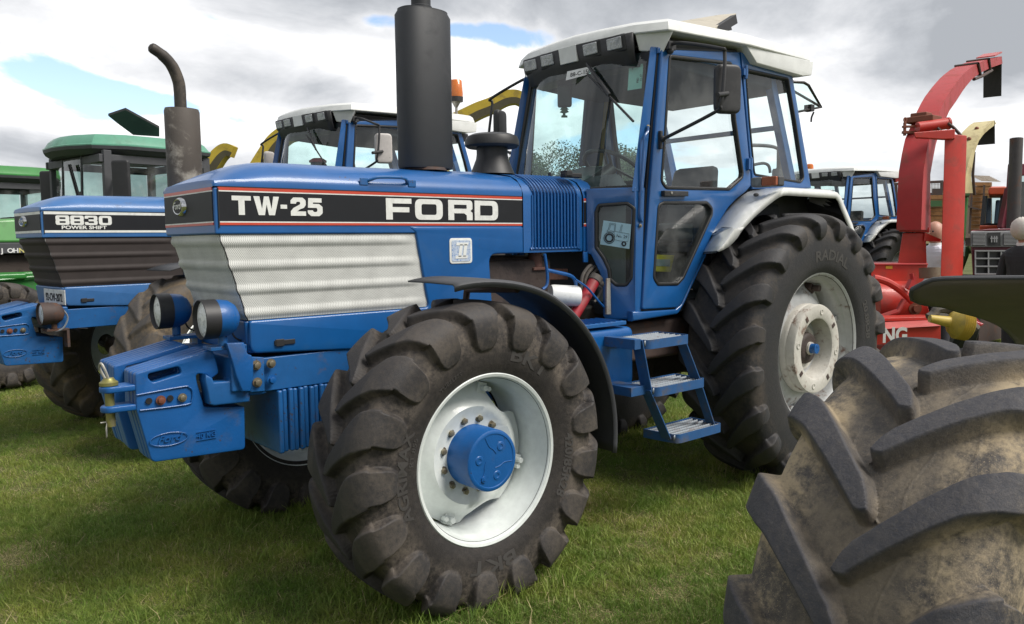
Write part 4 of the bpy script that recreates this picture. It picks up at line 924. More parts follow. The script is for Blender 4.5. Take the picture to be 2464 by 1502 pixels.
        q_ = o_('rear_side_panel', flat([rpoly(rq), rpoly(rw)], .035, .007, side_m(S)), CABM, mirror=mir)
        wi = rpoly(rw); o_('rear_side_window', flat([wi], 0, 0, side_m(S+.004)), GL2, q_, mirror=mir)
        o_('window_seal', flat([inset(wi, -.003), inset(wi, .012)], .034, .005, side_m(S-.006)), RUBSEAL, q_, mirror=mir)
        if main and lod == 0:
            for pz, c in ((at(4, 1255, 580, 'y', S), 0), (at(2, 1190, 790, 'y', S), 1)): o_('door_hinge', MB().box((pz.x, S-.025, pz.z), (.05, .03, .045 if c else .075)).cyl((pz.x+.004, S-.035, pz.z-.045), (pz.x+.004, S-.035, pz.z+.045), .011), CABM, door, bev=.003, mirror=mir)
        # lower body behind the door down to the step
        lb = xz(5, [(750, 1345), (1150, 1318, .03), (1215, 1262, .04), (1482, 690), (1475, 660), (1500, 660), (1262, 1230, .05), (1180, 1375, .05), (650, 1460), (650, 1345)], S)
        o_('door_sill', flat([rpoly(lb)], .05, .012, side_m(S+.012)), CABM, mirror=mir)
        o_('gutter_rail', flat([rpoly([(sx1-.02, 2.775), (3.15, 2.80), (3.15, 2.765), (2.56, 2.745), (sx1-.02, 2.74)])], .03, .004, side_m(S+.01)), CABM, mirror=mir)
        # rear mudguard
        YO = -.86
        top = [(3.86, 1.42), (3.72, 1.70), (3.52, 1.915)]+xz(4, [(2440, 935), (1745, 882), (1690, 905), (1600, 965), (1480, 1065), (1300, 1235), (1150, 1405), (1070, 1500)], YO)+xz(5, [(1850, 340), (1760, 480), (1690, 585), (1640, 640)], YO)
        low = [(3.82, 1.38), (3.68, 1.65), (3.49, 1.855)]+xz(4, [(2440, 1025), (1745, 985), (1690, 1000), (1620, 1045), (1530, 1115), (1350, 1270), (1200, 1430), (1145, 1500)], YO)+xz(5, [(1950, 360), (1850, 520), (1740, 620), (1650, 655)], YO)
        inn = [(3.86, 1.42), (3.72, 1.70), (3.52, 1.93)]+xz(4, [(2440, 915), (1745, 875), (1500, 885), (1300, 925), (1140, 1030), (1000, 1160), (870, 1350), (790, 1500)], S)+xz(5, [(1660, 330), (1560, 500), (1475, 655)], S)
        a = resample([(x, S, z) for x, z in inn], 44); b = resample([(x, YO, z) for x, z in top], 44); c = resample([(x, YO-.008, z) for x, z in low], 44)
        mid = [Vector(p)*.08+Vector(q)*.92 for p, q in zip(a, b)]; b2 = [Vector(p)*.85+Vector(q)*.15+Vector((0, -.006, 0)) for p, q in zip(b, c)]
        g = o_('rear_mudguard', MB().grid([a, mid, b2, c]), WHITE, ang=75, mirror=mir); g.modifiers.new('sheet', 'SOLIDIFY').thickness = .008
        wl = [Vector((q[0], q[2]-.02)) for q in a]+[Vector((2.25, 1.0)), Vector((3.7, 1.0))]
        o_('arch_wall', flat([wl], .01, 0, side_m(S+.03)), BLACK, mirror=mir)
        CX, CZ = 2.868, .868; sh = lambda q, k: (CX+(q[0]-CX)*k, q[1], CZ+(q[2]-CZ)*k)
        o_('mudguard_liner', MB().grid([[sh((p[0], S+.03, p[2]), .975) for p in a], [sh((p[0], YO+.02, p[2]), .975) for p in b]]), BLACK, mirror=mir)
        for i_, (a_, b_) in enumerate(((1385, 985),)): 
            P = at(4, a_, b_, 'y', -.78); o_('rubber_stop', MB().sphere((P.x, -.78, P.z+.004), .018, (1, 1, .7), 8), BLACK, mirror=mir)
        # indicator lamp box
        LX = 2.60; P0 = at(4, 1325, 880, 'x', LX); P1 = at(4, 1665, 725, 'x', LX); zc = (P0.z+P1.z)/2; hh = abs(P1.z-P0.z)/2; ya, yb = P0.y, P1.y; ym = ya+(yb-ya)*.42
        lampb = o_('side_lamp', MB().box((LX+.045, (ya+yb)/2, zc), (.075, abs(ya-yb)+.012, hh*2.05)), BLACK_G, bev=.012, mirror=mir)
        o_('clear_lens', MB().box((LX, (ya+ym)/2, zc), (.025, abs(ya-ym)-.004, hh*1.8)), GREYLENS, lampb, bev=.006, mirror=mir)
        o_('amber_lens', MB().box((LX, (yb+ym)/2, zc), (.028, abs(yb-ym)-.004, hh*1.8)), AMBER, lampb, bev=.006, mirror=mir)
        # mirror on its looped arm
        mpos = cfg.get('mirror', True)
        MC = at(2, 995, 1000, 'y', -1.02)
        if mpos:
            arm = MB()
            p0 = at(2, 265, 430, 'y', -.64); p1 = at(2, 400, 395, 'y', -.72); p2 = at(2, 900, 465, 'y', -1.02); p3 = at(2, 975, 540, 'y', -1.04); p4 = at(2, 955, 1000, 'y', -1.05); p5 = at(2, 915, 1200, 'y', -1.04); p6 = at(2, 850, 1300, 'y', -1.0); p7 = at(4, 190, 240, 'y', -.66)
            arm.tube(spl([p0, p1, p2, p3, p4, p5, p6, p7], 6), .0105, 10)
            ar = o_('mirror_arm', arm, BLACK, mirror=mir)
            o_('mirror_mount', MB().box(at(2, 255, 440, 'y', -.63), (.07, .05, .05)).sphere(at(2, 265, 500, 'y', -.635), .022, n=8).box(at(3, 2060, 385, 'y', -.622), (.022, .03, .11)).sphere(at(3, 2100, 370, 'y', -.64), .02, n=8), BLACK, ar, bev=.004, mirror=mir)
            hw = .082; hz = .140
            rot = Matrix.Rotation(.18, 4, 'X') @ Matrix.Rotation(R_(-32), 4, 'Z')
            me = flat([rpoly([(-hw, -hz, .045), (hw, -hz, .045), (hw, hz, .045), (-hw, hz, .045)])], .05, .018, Matrix.Translation(MC+Vector((.01, .0, 0))) @ Matrix.Rotation(R_(-25), 4, 'Z') @ side_m(0), 3)
            o_('mirror_housing', me, cfg.get('mirrm', BLACK), ar, mirror=mir)
            o_('mirror_clamp', MB().cyl(at(2, 880, 1075, 'y', -1.07), at(2, 1010, 1060, 'y', -1.04), .014), BLACK, ar, mirror=mir)
    # roof
    yr = [(-.49, 1.64), (-.665, 1.745)]
    planf = [(1.60, 0), (1.612, -.25), (1.645, -.49), (1.745, -.675), (2.6, -.685), (3.40, -.66), (3.475, -.58), (3.50, 0)]
    def rz(x, y): return 2.868-.012*min(1, abs(y)/.6)+(x-1.6)*.036-max(0, (x-2.6))*.028
    full = planf+[(x, -y) for x, y in planf[::-1][1:-1]]
    def lift(pts, dz, shrink=0.): 
        r = []
        for x, y in pts:
            xx = 2.55+(x-2.55)*(1-shrink); yy = y*(1-shrink*1.25); r.append((xx, yy, rz(x, y)+dz))
        return r
    rows = [lift(full, 0), lift(full, .006, -.004), lift(full, .055, .012), lift(full, .078, .04), lift(full, .100, .16)]
    rb = MB(); nF = len(full)
    for r in rows: r.append(r[0])
    rb.grid(rows); rb.add(rows[-1][:-1]+[(2.5, 0, 3.025)], [(i, (i+1) % nF, nF) for i in range(nF)]); rb.add(lift(full, 0, .0), [tuple(range(nF))[::-1]])
    roof = o_('roof', rb, WHITE, ang=32)
    # lower edge of the roof: front corners and rear fascia
    for sd in (-1, 1):
        mir = sd > 0
        c1 = MB().hexa([(1.70, -.485, 2.768), (1.765, -.622, 2.745), (1.80, -.59, 2.75), (1.76, -.46, 2.77)], [(1.650, -.49, 2.872), (1.79, -.680, 2.868), (1.86, -.60, 2.872), (1.76, -.46, 2.872)])
        o_('roof_corner', c1, WHITE, roof, bev=.006, mirror=mir)
        c2 = flat([rpoly([(2.57, rz(2.6, .6)+.001), (3.44, rz(3.4, .6)+.001), (3.42, 2.80, .02), (3.30, 2.78), (2.70, 2.795)])], .10, .006, side_m(-.62)); o_('roof_rear_corner', c2, WHITE, roof, mirror=mir)
        c3 = flat([rpoly([(3.25, 2.80), (3.46, 2.80, .02), (3.43, 2.71, .03), (3.2, 2.70)])], .12, .01, side_m(-.45)); o_('roof_vent', c3, BLACK, roof, mirror=mir)
    o_('roof_underside', MB().hexa([(1.80, -.56, 2.775), (1.80, .56, 2.775), (3.38, .58, 2.80), (3.38, -.58, 2.80)], [(1.80, -.58, 2.85), (1.80, .58, 2.85), (3.40, .60, 2.88), (3.40, -.60, 2.88)]), BLACK, bev=.01)
    # lamp visor
    P = []
    for t, z, dx in ((0, 2.872, 0.0), (1, 2.765, .022), (2, 2.705, .045), (3, 2.69, .14)): P.append([(1.612+dx+.035*(abs(y)/.49)**2, y*(1-.02*t), z) for y in np.linspace(-.49, .49, 15)])
    vis = o_('lamp_visor', MB().grid(P), BLACK, ang=50); vis.modifiers.new('sheet', 'SOLIDIFY').thickness = .02
    def vx(y, z): return 1.608+.035*(y/.49)**2+(2.872-z)*.21
    cp = MB().hexa([(vx(0, 2.77)-.030, -.055, 2.768), (vx(0, 2.77)-.030, .10, 2.768), (1.70, .10, 2.775), (1.70, -.055, 2.775)], [(1.590, -.05, 2.872), (1.590, .11, 2.872), (1.68, .11, 2.872), (1.68, -.05, 2.872)])
    o_('visor_centre', cp, WHITE, vis, bev=.003)
    for y0 in (-.36, -.17, .23, .415):
        zc = 2.822; x = vx(y0, zc)-.012; rt = Matrix.Rotation(-.2, 3, 'Y')
        h = o_('work_lamp', MB().box((x+.012, y0, zc), (.035, .165, .105), rt), BLACK, bev=.014)
        o_('lamp_lens', MB().box((x-.010, y0, zc), (.014, .118, .070), rt), LENS2, h, bev=.006)
    if lod < 2:
        # hatch propped open on the roof
        if main or cfg.get('hatch'):
            A = [at(2, 250, 135, 'y', -.10), at(2, 845, 197, 'y', -.30), at(2, 1128, 8, 'y', -.02), at(2, 900, 30, 'y', .30)]; nz_ = (A[1]-A[0]).cross(A[2]-A[0]).normalized()*.02
            h = o_('roof_hatch', MB().hexa(A, [p-nz_ for p in A]), HATCH, bev=.004)
            q = [at(2, a, b, 'y', -.26) for a, b in ((850, 197), (1125, 22), (1148, 140), (1065, 190), (1075, 228), (960, 218))]
            o_('hatch_frame', MB().hexa(q, [p+Vector((0, .05, 0)) for p in q]), BLACK, h, bev=.003)
        wb = ws(-.09, 1.0); a0 = at(1, 1040, 720, 'x', 1.60); a1 = at(1, 1355, 1150, 'x', 1.50); a2 = at(1, 1050, 860, 'x', 1.55); a3 = at(3, 1690, 125, 'x', 1.49)
        wp_ = o_('wiper_arm', MB().tube([a0, a1], .010, 6).tube([a0+Vector((0, -.02, -.03)), a1], .006, 6), BLACK)
        o_('wiper_blade', MB().tube([a2, (a2+a3)/2, a3], .0075, 6), BLACK, wp_)
    # inside
    o_('cab_floor', MB().box((2.2, 0, 1.19), (1.3, 1.12, .08)), DARKIN)
    o_('cab_rear_wall', MB().box((3.02, 0, 1.60), (.06, 1.1, .75)), DARKIN)
    rf = MB()
    for sd in (-1, 1): rf.bar((3.38, sd*.55, 1.98), (3.08, sd*.52, 2.80), .06)
    rf.bar((3.38, -.55, 1.99), (3.38, .55, 1.99), .06).bar((3.20, -.5, 2.42), (3.20, .5, 2.42), .035); o_('rear_window_frame', rf, CABM, bev=.005)
    for sd in (-1, 1):
        hd = MB().hexa([(1.80, sd*.50, 1.20), (1.80, sd*.585, 1.20), (2.05, sd*.585, 1.20), (2.05, sd*.5, 1.20)], [(1.80, sd*.5, 1.21), (1.80, sd*.585, 1.21), (2.05, sd*.585, 1.21), (2.05, sd*.5, 1.21)])
        o_('inner_wheel_arch', MB().box((2.75, sd*.50, 1.56), (.85, .18, .62)), DARKIN, bev=.04)
    seat = o_('seat', MB().box((2.62, 0, 1.66), (.46, .48, .14)).box((2.60, 0, 1.42), (.3, .3, .34)), SEATM, bev=.04)
    o_('seat_back', MB().hexa([(2.80, -.23, 1.70), (2.80, .23, 1.70), (2.90, .23, 1.70), (2.90, -.23, 1.70)], [(2.90, -.19, 2.16), (2.90, .19, 2.16), (2.99, .19, 2.16), (2.99, -.19, 2.16)]), SEATM, seat, bev=.04)
    for sd in (-1, 1): o_('armrest', MB().box((2.60, sd*.29, 1.86), (.34, .06, .06)), SEATM, seat, bev=.02)
    o_('dashboard', MB().hexa([(1.50, -.42, 1.90), (1.50, .42, 1.90), (1.88, .30, 1.90), (1.88, -.30, 1.90)], [(1.58, -.30, 1.985), (1.58, .30, 1.985), (1.80, .24, 2.05), (1.80, -.24, 2.05)]).box((1.72, 0, 1.55), (.28, .5, .72)), DARKIN, bev=.02)
    st = o_('steering_column', MB().tube([(1.76, 0, 1.98), (1.98, 0, 2.10)], .045, 12), BLACK)
    ax = Vector((.5, 0, .86)).normalized(); c0 = Vector((1.99, 0, 2.115)); e1 = Vector((0, 1, 0)); e2 = ax.cross(e1)
    ringp = [c0+(e1*math.cos(a)+e2*math.sin(a))*.20 for a in np.linspace(0, 2*math.pi, 41)]
    sw = MB().tube(ringp, .015, 8, False)
    for a in (0, 2.1, 4.2): sw.tube([c0, c0+(e1*math.cos(a)+e2*math.sin(a))*.2], .011, 6)
    o_('steering_wheel', sw, BLACK, st)
    # headlining
    o_('headlining', MB().hexa([(1.72, -.56, 2.70), (1.72, .56, 2.70), (2.45, .56, 2.66), (2.45, -.56, 2.66)], [(1.72, -.56, 2.77), (1.72, .56, 2.77), (2.45, .56, 2.77), (2.45, -.56, 2.77)]).box((2.9, 0, 2.73), (.9, 1.1, .09)), DARKIN, bev=.02)
    if main:
        q = [at(1, 1065, 1000, 'y', .52), at(1, 1355, 1000, 'y', .52), at(3, 1215, 748, 'y', .52), at(3, 970, 748, 'y', .52)]; o_('inner_pillar_trim', MB().hexa(q, [p+Vector((0, .04, 0)) for p in q]), mat('navy_cab_trim', (.022, .035, .08), .6), bev=.01)
        q = [at(1, 1352, 1150, 'y', .519), at(1, 1290, 1150, 'y', .519), at(3, 1210, 742, 'y', .519), at(3, 1255, 742, 'y', .519)]; o_('yellow_strip', MB().hexa(q, [p+Vector((0, .03, 0)) for p in q]), mat('dull_yellow_strip', (.20, .13, .02), .6))
        q = [at(3, 545, 890, 'y', .1), at(3, 960, 760, 'y', .2), at(3, 1350, 740, 'y', .1), at(3, 1600, 1000, 'y', -.22), at(3, 1180, 1020, 'y', -.15)]; o_('dash_cowl', MB().hexa(q, [p+Vector((0, 0, -.06)) for p in q]), mat('grey_dash', (.10, .12, .12), .6), bev=.01)
    # steps
    if lod < 2:
        stp = [((1.13, 1.52, 1.080, -1.02, -.78)), ((1.19, 1.66, .815, -1.03, -.80)), ((1.35, 1.80, .530, -1.05, -.82))]
        fm = MB(); 
        for x0, x1, z, ya, yb in stp:
            pl = rpoly([(x0, yb), (x0+.02, ya, .05), (x1, ya, .04), (x1, yb)]); 
            stp_o = o_('step', flat([pl, inset(pl, .006)], .050, 0, Matrix.Translation((0, 0, z-.025))), STEPB)
            for k in range(6):
                yy = ya+.02+(yb-ya-.04)*k/5; pts = []
                for i in range(41): pts.append((x0+.012+(x1-x0-.02)*i/40, yy, z-.006+.004*(i % 2)))
                top_ = pts; bot_ = [(x, y, z2-.03) for x, y, z2 in pts]
                g = o_('tread_bar', MB().grid([top_, bot_]), STEEL, stp_o); g.modifiers.new('sheet', 'SOLIDIFY').thickness = .004
        lad = MB().bar((1.13, -.96, 1.08), (1.20, -.97, .79), .008, .075, (0, 1, 0)).bar((1.19, -.97, .80), (1.36, -.98, .50), .008, .07, (0, 1, 0)).bar((1.50, -.96, 1.06), (1.64, -.97, .80), .008, .07, (0, 1, 0)).bar((1.65, -.97, .79), (1.78, -.98, .51), .008, .06, (0, 1, 0))
        lad.box((1.10, -.86, 1.06), (.05, .26, .055)).box((1.13, -.86, .80), (.12, .22, .05)); o_('ladder_frame', lad, STEPB, bev=.002)
        tk = rpoly([(.96, -.60), (.96, -.80, .08), (1.34, -.80, .06), (1.34, -.60)]); 
        P = []
        o_('fuel_tank', flat([rpoly([(.45, .77, .05), (1.33, .77, .06), (1.33, 1.125, .05), (.45, 1.125, .05)])], .30, .03, side_m(-.62)), BP)
        o_('tank_step', MB().box((1.06, -.66, 1.150), (.40, .22, .022)), BLUE_W, bev=.003)
        for k in range(9): o_('step_groove', MB().box((.89+k*.042, -.66, 1.163), (.008, .2, .006)), BLUE_C)
    if main:
        o_('underbody', MB().box((2.0, -.25, .98), (.9, .55, .25)), IRON, bev=.03)
        y = -.36; A7 = lambda a, b, yy=y: at(7, a, b, 'y', yy)
        o_('exhaust_manifold', MB().tube(spl([A7(800, 180, -.22), A7(800, 300, -.22), A7(810, 400, -.22)], 4), .042, 16).box(A7(810, 415, -.22), (.11, .09, .02)).box(A7(820, 480, -.20), (.12, .1, .09)).bar(A7(230, 490, -.18), A7(1200, 490, -.18), .06, .07), ENGB, bev=.006)
        o_('fuel_pipe', MB().tube(spl([A7(930, 220), A7(945, 320), A7(960, 440), A7(968, 560), A7(950, 650), A7(900, 690)], 5), .009, 8).tube(spl([A7(960, 435), A7(1100, 465), A7(1250, 500), A7(1320, 545), A7(1345, 620), A7(1330, 720), A7(1300, 790)], 5), .011, 8), BLUE_C)
        a, b = A7(950, 730, -.33), A7(1180, 790, -.36); o_('filter_canister', MB().lathe([(.0005, -.05), (.058, -.05), (.062, -.03), (.062, .115), (.057, .13), (.0005, .133)], at(7, 1110, 770, 'y', -.36), Vector((.9, -.42, -.08)), 28), PWHITE)
        a, b = at(7, 1340, 1010, 'y', -.40), at(7, 1590, 590, 'y', -.40); o_('red_cylinder', MB().cyl(a+(a-b)*.25, b, .036, n=24), REDT)
        o_('cylinder_cap', MB().cyl(b, b+(b-a).normalized()*.04, .042, n=20).cyl(b+Vector((.01, 0, .0)), at(7, 1750, 640, 'y', -.42), .026), HOSE, bev=.004)
        hs = MB()
        for dx, dz in ((0, 0), (.03, -.01), (.055, -.03)): hs.tube(spl([A7(1420, 760)+Vector((dx, 0, dz)), A7(1420, 600)+Vector((dx, 0, dz)), A7(1450, 480)+Vector((dx, .0, dz)), A7(1530, 380)+Vector((dx, .0, dz)), A7(1600, 400)+Vector((dx, .02, dz)), A7(1660, 470)+Vector((dx, .05, dz))], 5), .011, 8)
        hs.tube(spl([A7(1640, 640, -.42), A7(1690, 690, -.42), A7(1640, 800, -.42), A7(1590, 860, -.42)], 5), .008, 8); o_('hydraulic_hoses', hs, HOSE)
        o_('control_cable', MB().tube(spl([A7(1340, 560, -.44), A7(1480, 655, -.45), A7(1560, 740, -.45), A7(1650, 850, -.46), A7(1725, 930, -.46)], 5), .0065, 6), BLUE_C)
        o_('mounting_strip', flat([[Vector((p.x, p.z)) for p in (A7(1745, 545, -.47), A7(1790, 545, -.47), A7(1800, 1025, -.47), A7(1740, 1025, -.47))]], .012, .002, side_m(-.475)), GREYS)
        o_('relay_box', MB().box((.92, -.15, 1.36), (.5, .2, .3)), ENG, bev=.02)
        o_('hanger_strap', flat([[Vector((p.x, p.z)) for p in (A7(1440, 190, -.34), A7(1500, 190, -.34), A7(1505, 330, -.34), A7(1445, 330, -.34))]], .01, .002, side_m(-.34)), BLUE_C)
        # drain tube down the corner pillar
        t0 = [at(3, 1893, 195, 'y', S-.01), at(3, 1890, 270, 'y', S-.015), at(3, 1850, 330, 'y', S-.02), at(3, 1835, 500, 'y', S-.02), at(3, 1800, 1000, 'y', S-.015), at(5, 760, 40, 'y', S-.012), at(5, 755, 250, 'y', S-.012), at(5, 775, 310, 'y', S-.008)]
        o_('drain_tube', MB().tube(spl(t0, 5), .008, 8), CABM)
        for a_, b_, c_ in ((3, 1893, 195), (5, 753, 355)):
            bb = MB(); bolt(bb, at(a_, b_, c_, 'y', S-.006), r=.008, h=.01); o_('pillar_bolt', bb, BOLT)
        P = at(3, 820, 880, 'y', -.33); o_('bonnet_catch', MB().box(P, (.14, .05, .028)).box(P+Vector((-.04, 0, .01)), (.05, .06, .035)), BLACK, bev=.006)
        P = at(3, 520, 870, 'y', -.1); o_('washer_jet', MB().cyl(P-Vector((0, 0, .03)), P+Vector((0, 0, .012)), .011), BLACK)
        # grab rail and window bars at the back of the cab
        o_('rear_grab_rail', MB().tube(spl([at(4, 1300, 330, 'y', .2), at(4, 1500, 335, 'y', .25), at(4, 1640, 360, 'y', .25), at(4, 1690, 420, 'y', .2), at(4, 1690, 640, 'y', .2)], 5), .016, 8).tube(spl([at(4, 1330, 590, 'y', -.2), at(4, 1480, 565, 'y', -.2), at(4, 1550, 600, 'y', -.2), at(4, 1570, 690, 'y', -.2)], 5), .012, 8), BLACK_G)
        # rear window standing open
        w = [at(2, 1850, 905, 'x', 3.5), at(2, 2010, 915, 'x', 3.6), at(2, 2070, 950, 'x', 3.7), at(2, 2235, 1235, 'x', 3.9), at(2, 1915, 1300, 'x', 3.55)]
        wf = o_('rear_window', MB().add(w, [(0, 1, 2, 3, 4)]), GL)
        o_('rear_window_seal', MB().tube(w+[w[0]], .011, 8), RUBSEAL, wf); o_('window_stay', MB().tube([w[0]+Vector((0, 0, -.06)), w[3]], .010, 8).box(at(2, 2080, 1250, 'x', 3.75), (.05, .06, .05)).tube(spl([at(2, 2140, 1300, 'x', 3.75), at(2, 2110, 1370, 'x', 3.75), at(2, 2105, 1430, 'x', 3.75)], 4), .007, 6), BLACK, wf)
    return T
def smooth01(t): t = min(1, max(0, t)); return t*t*(3-2*t)
def resample(pts, n):
    P = [Vector(p) for p in pts]; L = [0]
    for i in range(1, len(P)): L.append(L[-1]+(P[i]-P[i-1]).length)
    out = []; j = 0
    for k in range(n):
        s = L[-1]*k/(n-1)
        while j < len(P)-2 and L[j+1] < s: j += 1
        f = (s-L[j])/max(1e-9, L[j+1]-L[j]); out.append(P[j].lerp(P[j+1], min(1, f)))
    return [tuple(p) for p in out]
RUBL = mat('moulded_lettering', (.052, .048, .046), .6)
SPECK = mat('speckled_badge', (.45, .52, .62), .5, dirt=(.10, .2, .45), damt=1., dscale=140, dlo=.48)
SOOT = mat('sooty_silencer', (.085, .072, .062), .6, metal=.1, dirt=(.42, .39, .34), damt=.85, dscale=2.6, dlo=.5, bump=.1, chips=.1)
PIPE = mat('sooty_pipe', (.05, .042, .036), .6, metal=.2, dirt=(.16, .13, .10), damt=.5, dscale=7)
HOLE = mat('dark_hole', (.008, .008, .01), .8); REDRUST = mat('rusty_bolt', (.20, .07, .04), .6, metal=.3); PINM = mat('zinc_pin', (.26, .24, .08), .45, metal=.5, dirt=(.15, .14, .11), damt=.6, dscale=18)
GREYLENS = mat('grey_lens', (.12, .13, .15), .3, coat=.4, dirt=(.3, .3, .3), damt=.4, dscale=18); HATCH = mat('pale_roof_hatch', (.46, .42, .34), .6, dirt=(.30, .26, .20), damt=.5, dscale=5)
STEPB = mat('step_blue', (.02, .085, .23), .5, dirt=(.10, .085, .07), damt=.6, dscale=9, bump=.06)
ford(dict(name='tractor', main=True, label='shiny blue tractor with silver grille, front weights and TW-25 lettering, nearest in the row', loc=(0, Y0, 0), rz=0, blue=BLUE, stripes='red', model='tw', muffler='tall', guard=True, group='blue tractors with white cab roofs'))

# ------------------------------------------------------------------ generic helpers for the machines behind
def ray(u, v, c=None):
    if c: u, v = uv_(c, u, v)
    return _F+_R*((u-IW/2)/FPX)-_U*((v-IH/2)/FPX)
def onplane(u, v, P0, n, c=None):
    d = ray(u, v, c); return CAMC+d*((Vector(P0)-CAMC).dot(n)/d.dot(n))
F0v = Vector((math.sin(YAW), math.cos(YAW), 0)); R0v = _R0.copy()
CROP['S'] = (3450, 150, 2.7305); CROP['L'] = (0, 750, 2.7313)
def atl(c, a, b, T, ax, val):     # on a plane of another vehicle's own frame
    Mi = Matrix.LocRotScale(T.location, T.rotation_euler.to_quaternion(), None).inverted(); o = Mi @ CAMC; d = Mi.to_3x3() @ ray(a, b, c); k = 'xyz'.index(ax)
    return o+d*((val-o[k])/d[k])
def slab(poly, D, thick, c=None, n=None, turn=0.):        # prism: its face stands D metres ahead, thick metres deep
    n = n or F0v; P0 = CAMC+F0v*D; a = [onplane(u, v, P0, n, c) for u, v in poly]
    q = sum(a, Vector())/len(a)-CAMC; q.z = 0; q.normalize(); q = Matrix.Rotation(turn, 3, 'Z') @ q
    return MB().hexa(a, [p+q*thick for p in a])
def O2(nm, g, m, T, **k):          # world-space geometry under a root that stands elsewhere
    o = obj(nm, g, m, T, **k); o.data.transform(Matrix.LocRotScale(T.location, T.rotation_euler.to_quaternion(), None).inverted()); return o
# ------------------------------------------------------------------ the older blue tractor beside it and the third one far right
class _F2: pass
_t = _F2(); _t.location = Vector((-.033, 3.754, .02)); from mathutils import Euler; _t.rotation_euler = Euler((0, 0, .1067))
LP2 = atl(0, 108, 755, _t, 'y', -.36); LP2.y = .36; LP2.x += .0
T2 = ford(dict(name='tractor', main=False, lod=0, label='older faded blue tractor with 8830 POWER SHIFT lettering, brown grille and sooty bent exhaust', loc=(-.033, 3.754+Y0*0, 0.02), rz=.1067, blue=BLUE_OLD, cabm=BLUE_CAB, stripes='white', model='8830', muffler='bent', precl=True, mx=.40,
     grillem=PERF_D, weightm=BLUE_W, oldtyre=True, hubm=BLUE_W, steer=.38, lamp=LP2, mirrm=mat('scratched_white_mirror', (.50, .47, .45), .5, dirt=(.12, .11, .11), damt=.7, dscale=11, dlo=.6), group='blue tractors with white cab roofs'))
P = atl(0, 765, 392, T2, 'y', -.12)
ai = obj('air_intake', MB().lathe([(.13, 2.0-P.z), (.10, -.10), (.075, -.07), (.072, .0), (.0005, .001)], P, (0, 0, 1), 24), BLACK, T2)
obj('intake_lid', MB().lathe([(.060, -.002), (.086, .004), (.088, .022), (.05, .045), (.0005, .05)], P, (0, 0, 1), 24), REDT, ai)
P = atl('A', 2075, 540, T2, 'y', -.62)
b = obj('beacon', MB().lathe([(.0005, -.05), (.075, -.05), (.078, .0), (.072, .0)], P, (0, 0, 1), 24), BLACK, T2)
obj('beacon_dome', MB().lathe([(.074, .0), (.077, .03), (.066, .17), (.058, .18), (.0005, .182)], P, (0, 0, 1), 28), ORANGE, b)
obj('beacon_stalk', MB().tube(spl([P+Vector((0, 0, -.05)), P+Vector((0, 0, -.22)), P+Vector((-.02, 0, -.27)), P+Vector((-.09, .02, -.29))], 4), .014, 8).cyl(P+Vector((0, 0, -.05)), P+Vector((0, 0, -.11)), .05, .016), GREYS, b)
pl = [atl('L', a, b_, T2, 'x', -.79) for a, b_ in ((460, 1110), (668, 1140), (705, 1280), (500, 1235))]
yy = [p.y for p in pl]; zz = [p.z for p in pl]
npb = obj('number_plate', MB().box((-.785, (max(yy)+min(yy))/2-.02, sum(zz)/4), (.008, (max(yy)-min(yy))*.95, .115)), mat('number_plate_white', (.55, .57, .57), .5, dirt=(.3, .3, .3), damt=.5, dscale=20), T2, bev=.002)
obj('plate_lettering', text_me('92-CW-2072', .062, .002, .02, .82, front_m(-.7905) @ Matrix.Translation((-((max(yy)+min(yy))/2-.02), sum(zz)/4-.034, 0)), True), INK, npb)
obj('lamp_cable', MB().tube(spl([(-.80, -.36, 1.13), (-.76, -.37, 1.05), (-.80, -.38, .97), (-.86, -.37, .95), (-.9, -.35, .97)], 5), .007, 6), STEEL, T2)
T3 = ford(dict(name='tractor', main=False, lod=2, label='small distant blue tractor with white roof behind the red harvester spout', loc=(10.806, 4.41+.02, -.04), rz=-.0754, blue=BLUE_CAB, cabm=BLUE_CAB, stripes='red', model='', muffler='tall', mirror=False, group='blue tractors with white cab roofs'))
b = obj('beacon', MB().lathe([(.07, 2.98), (.075, 3.0), (.068, 3.06), (.04, 3.08), (.0005, 3.085)], (1.9, .35, 0), (0, 0, 1), 20, True), ORANGE, T3)
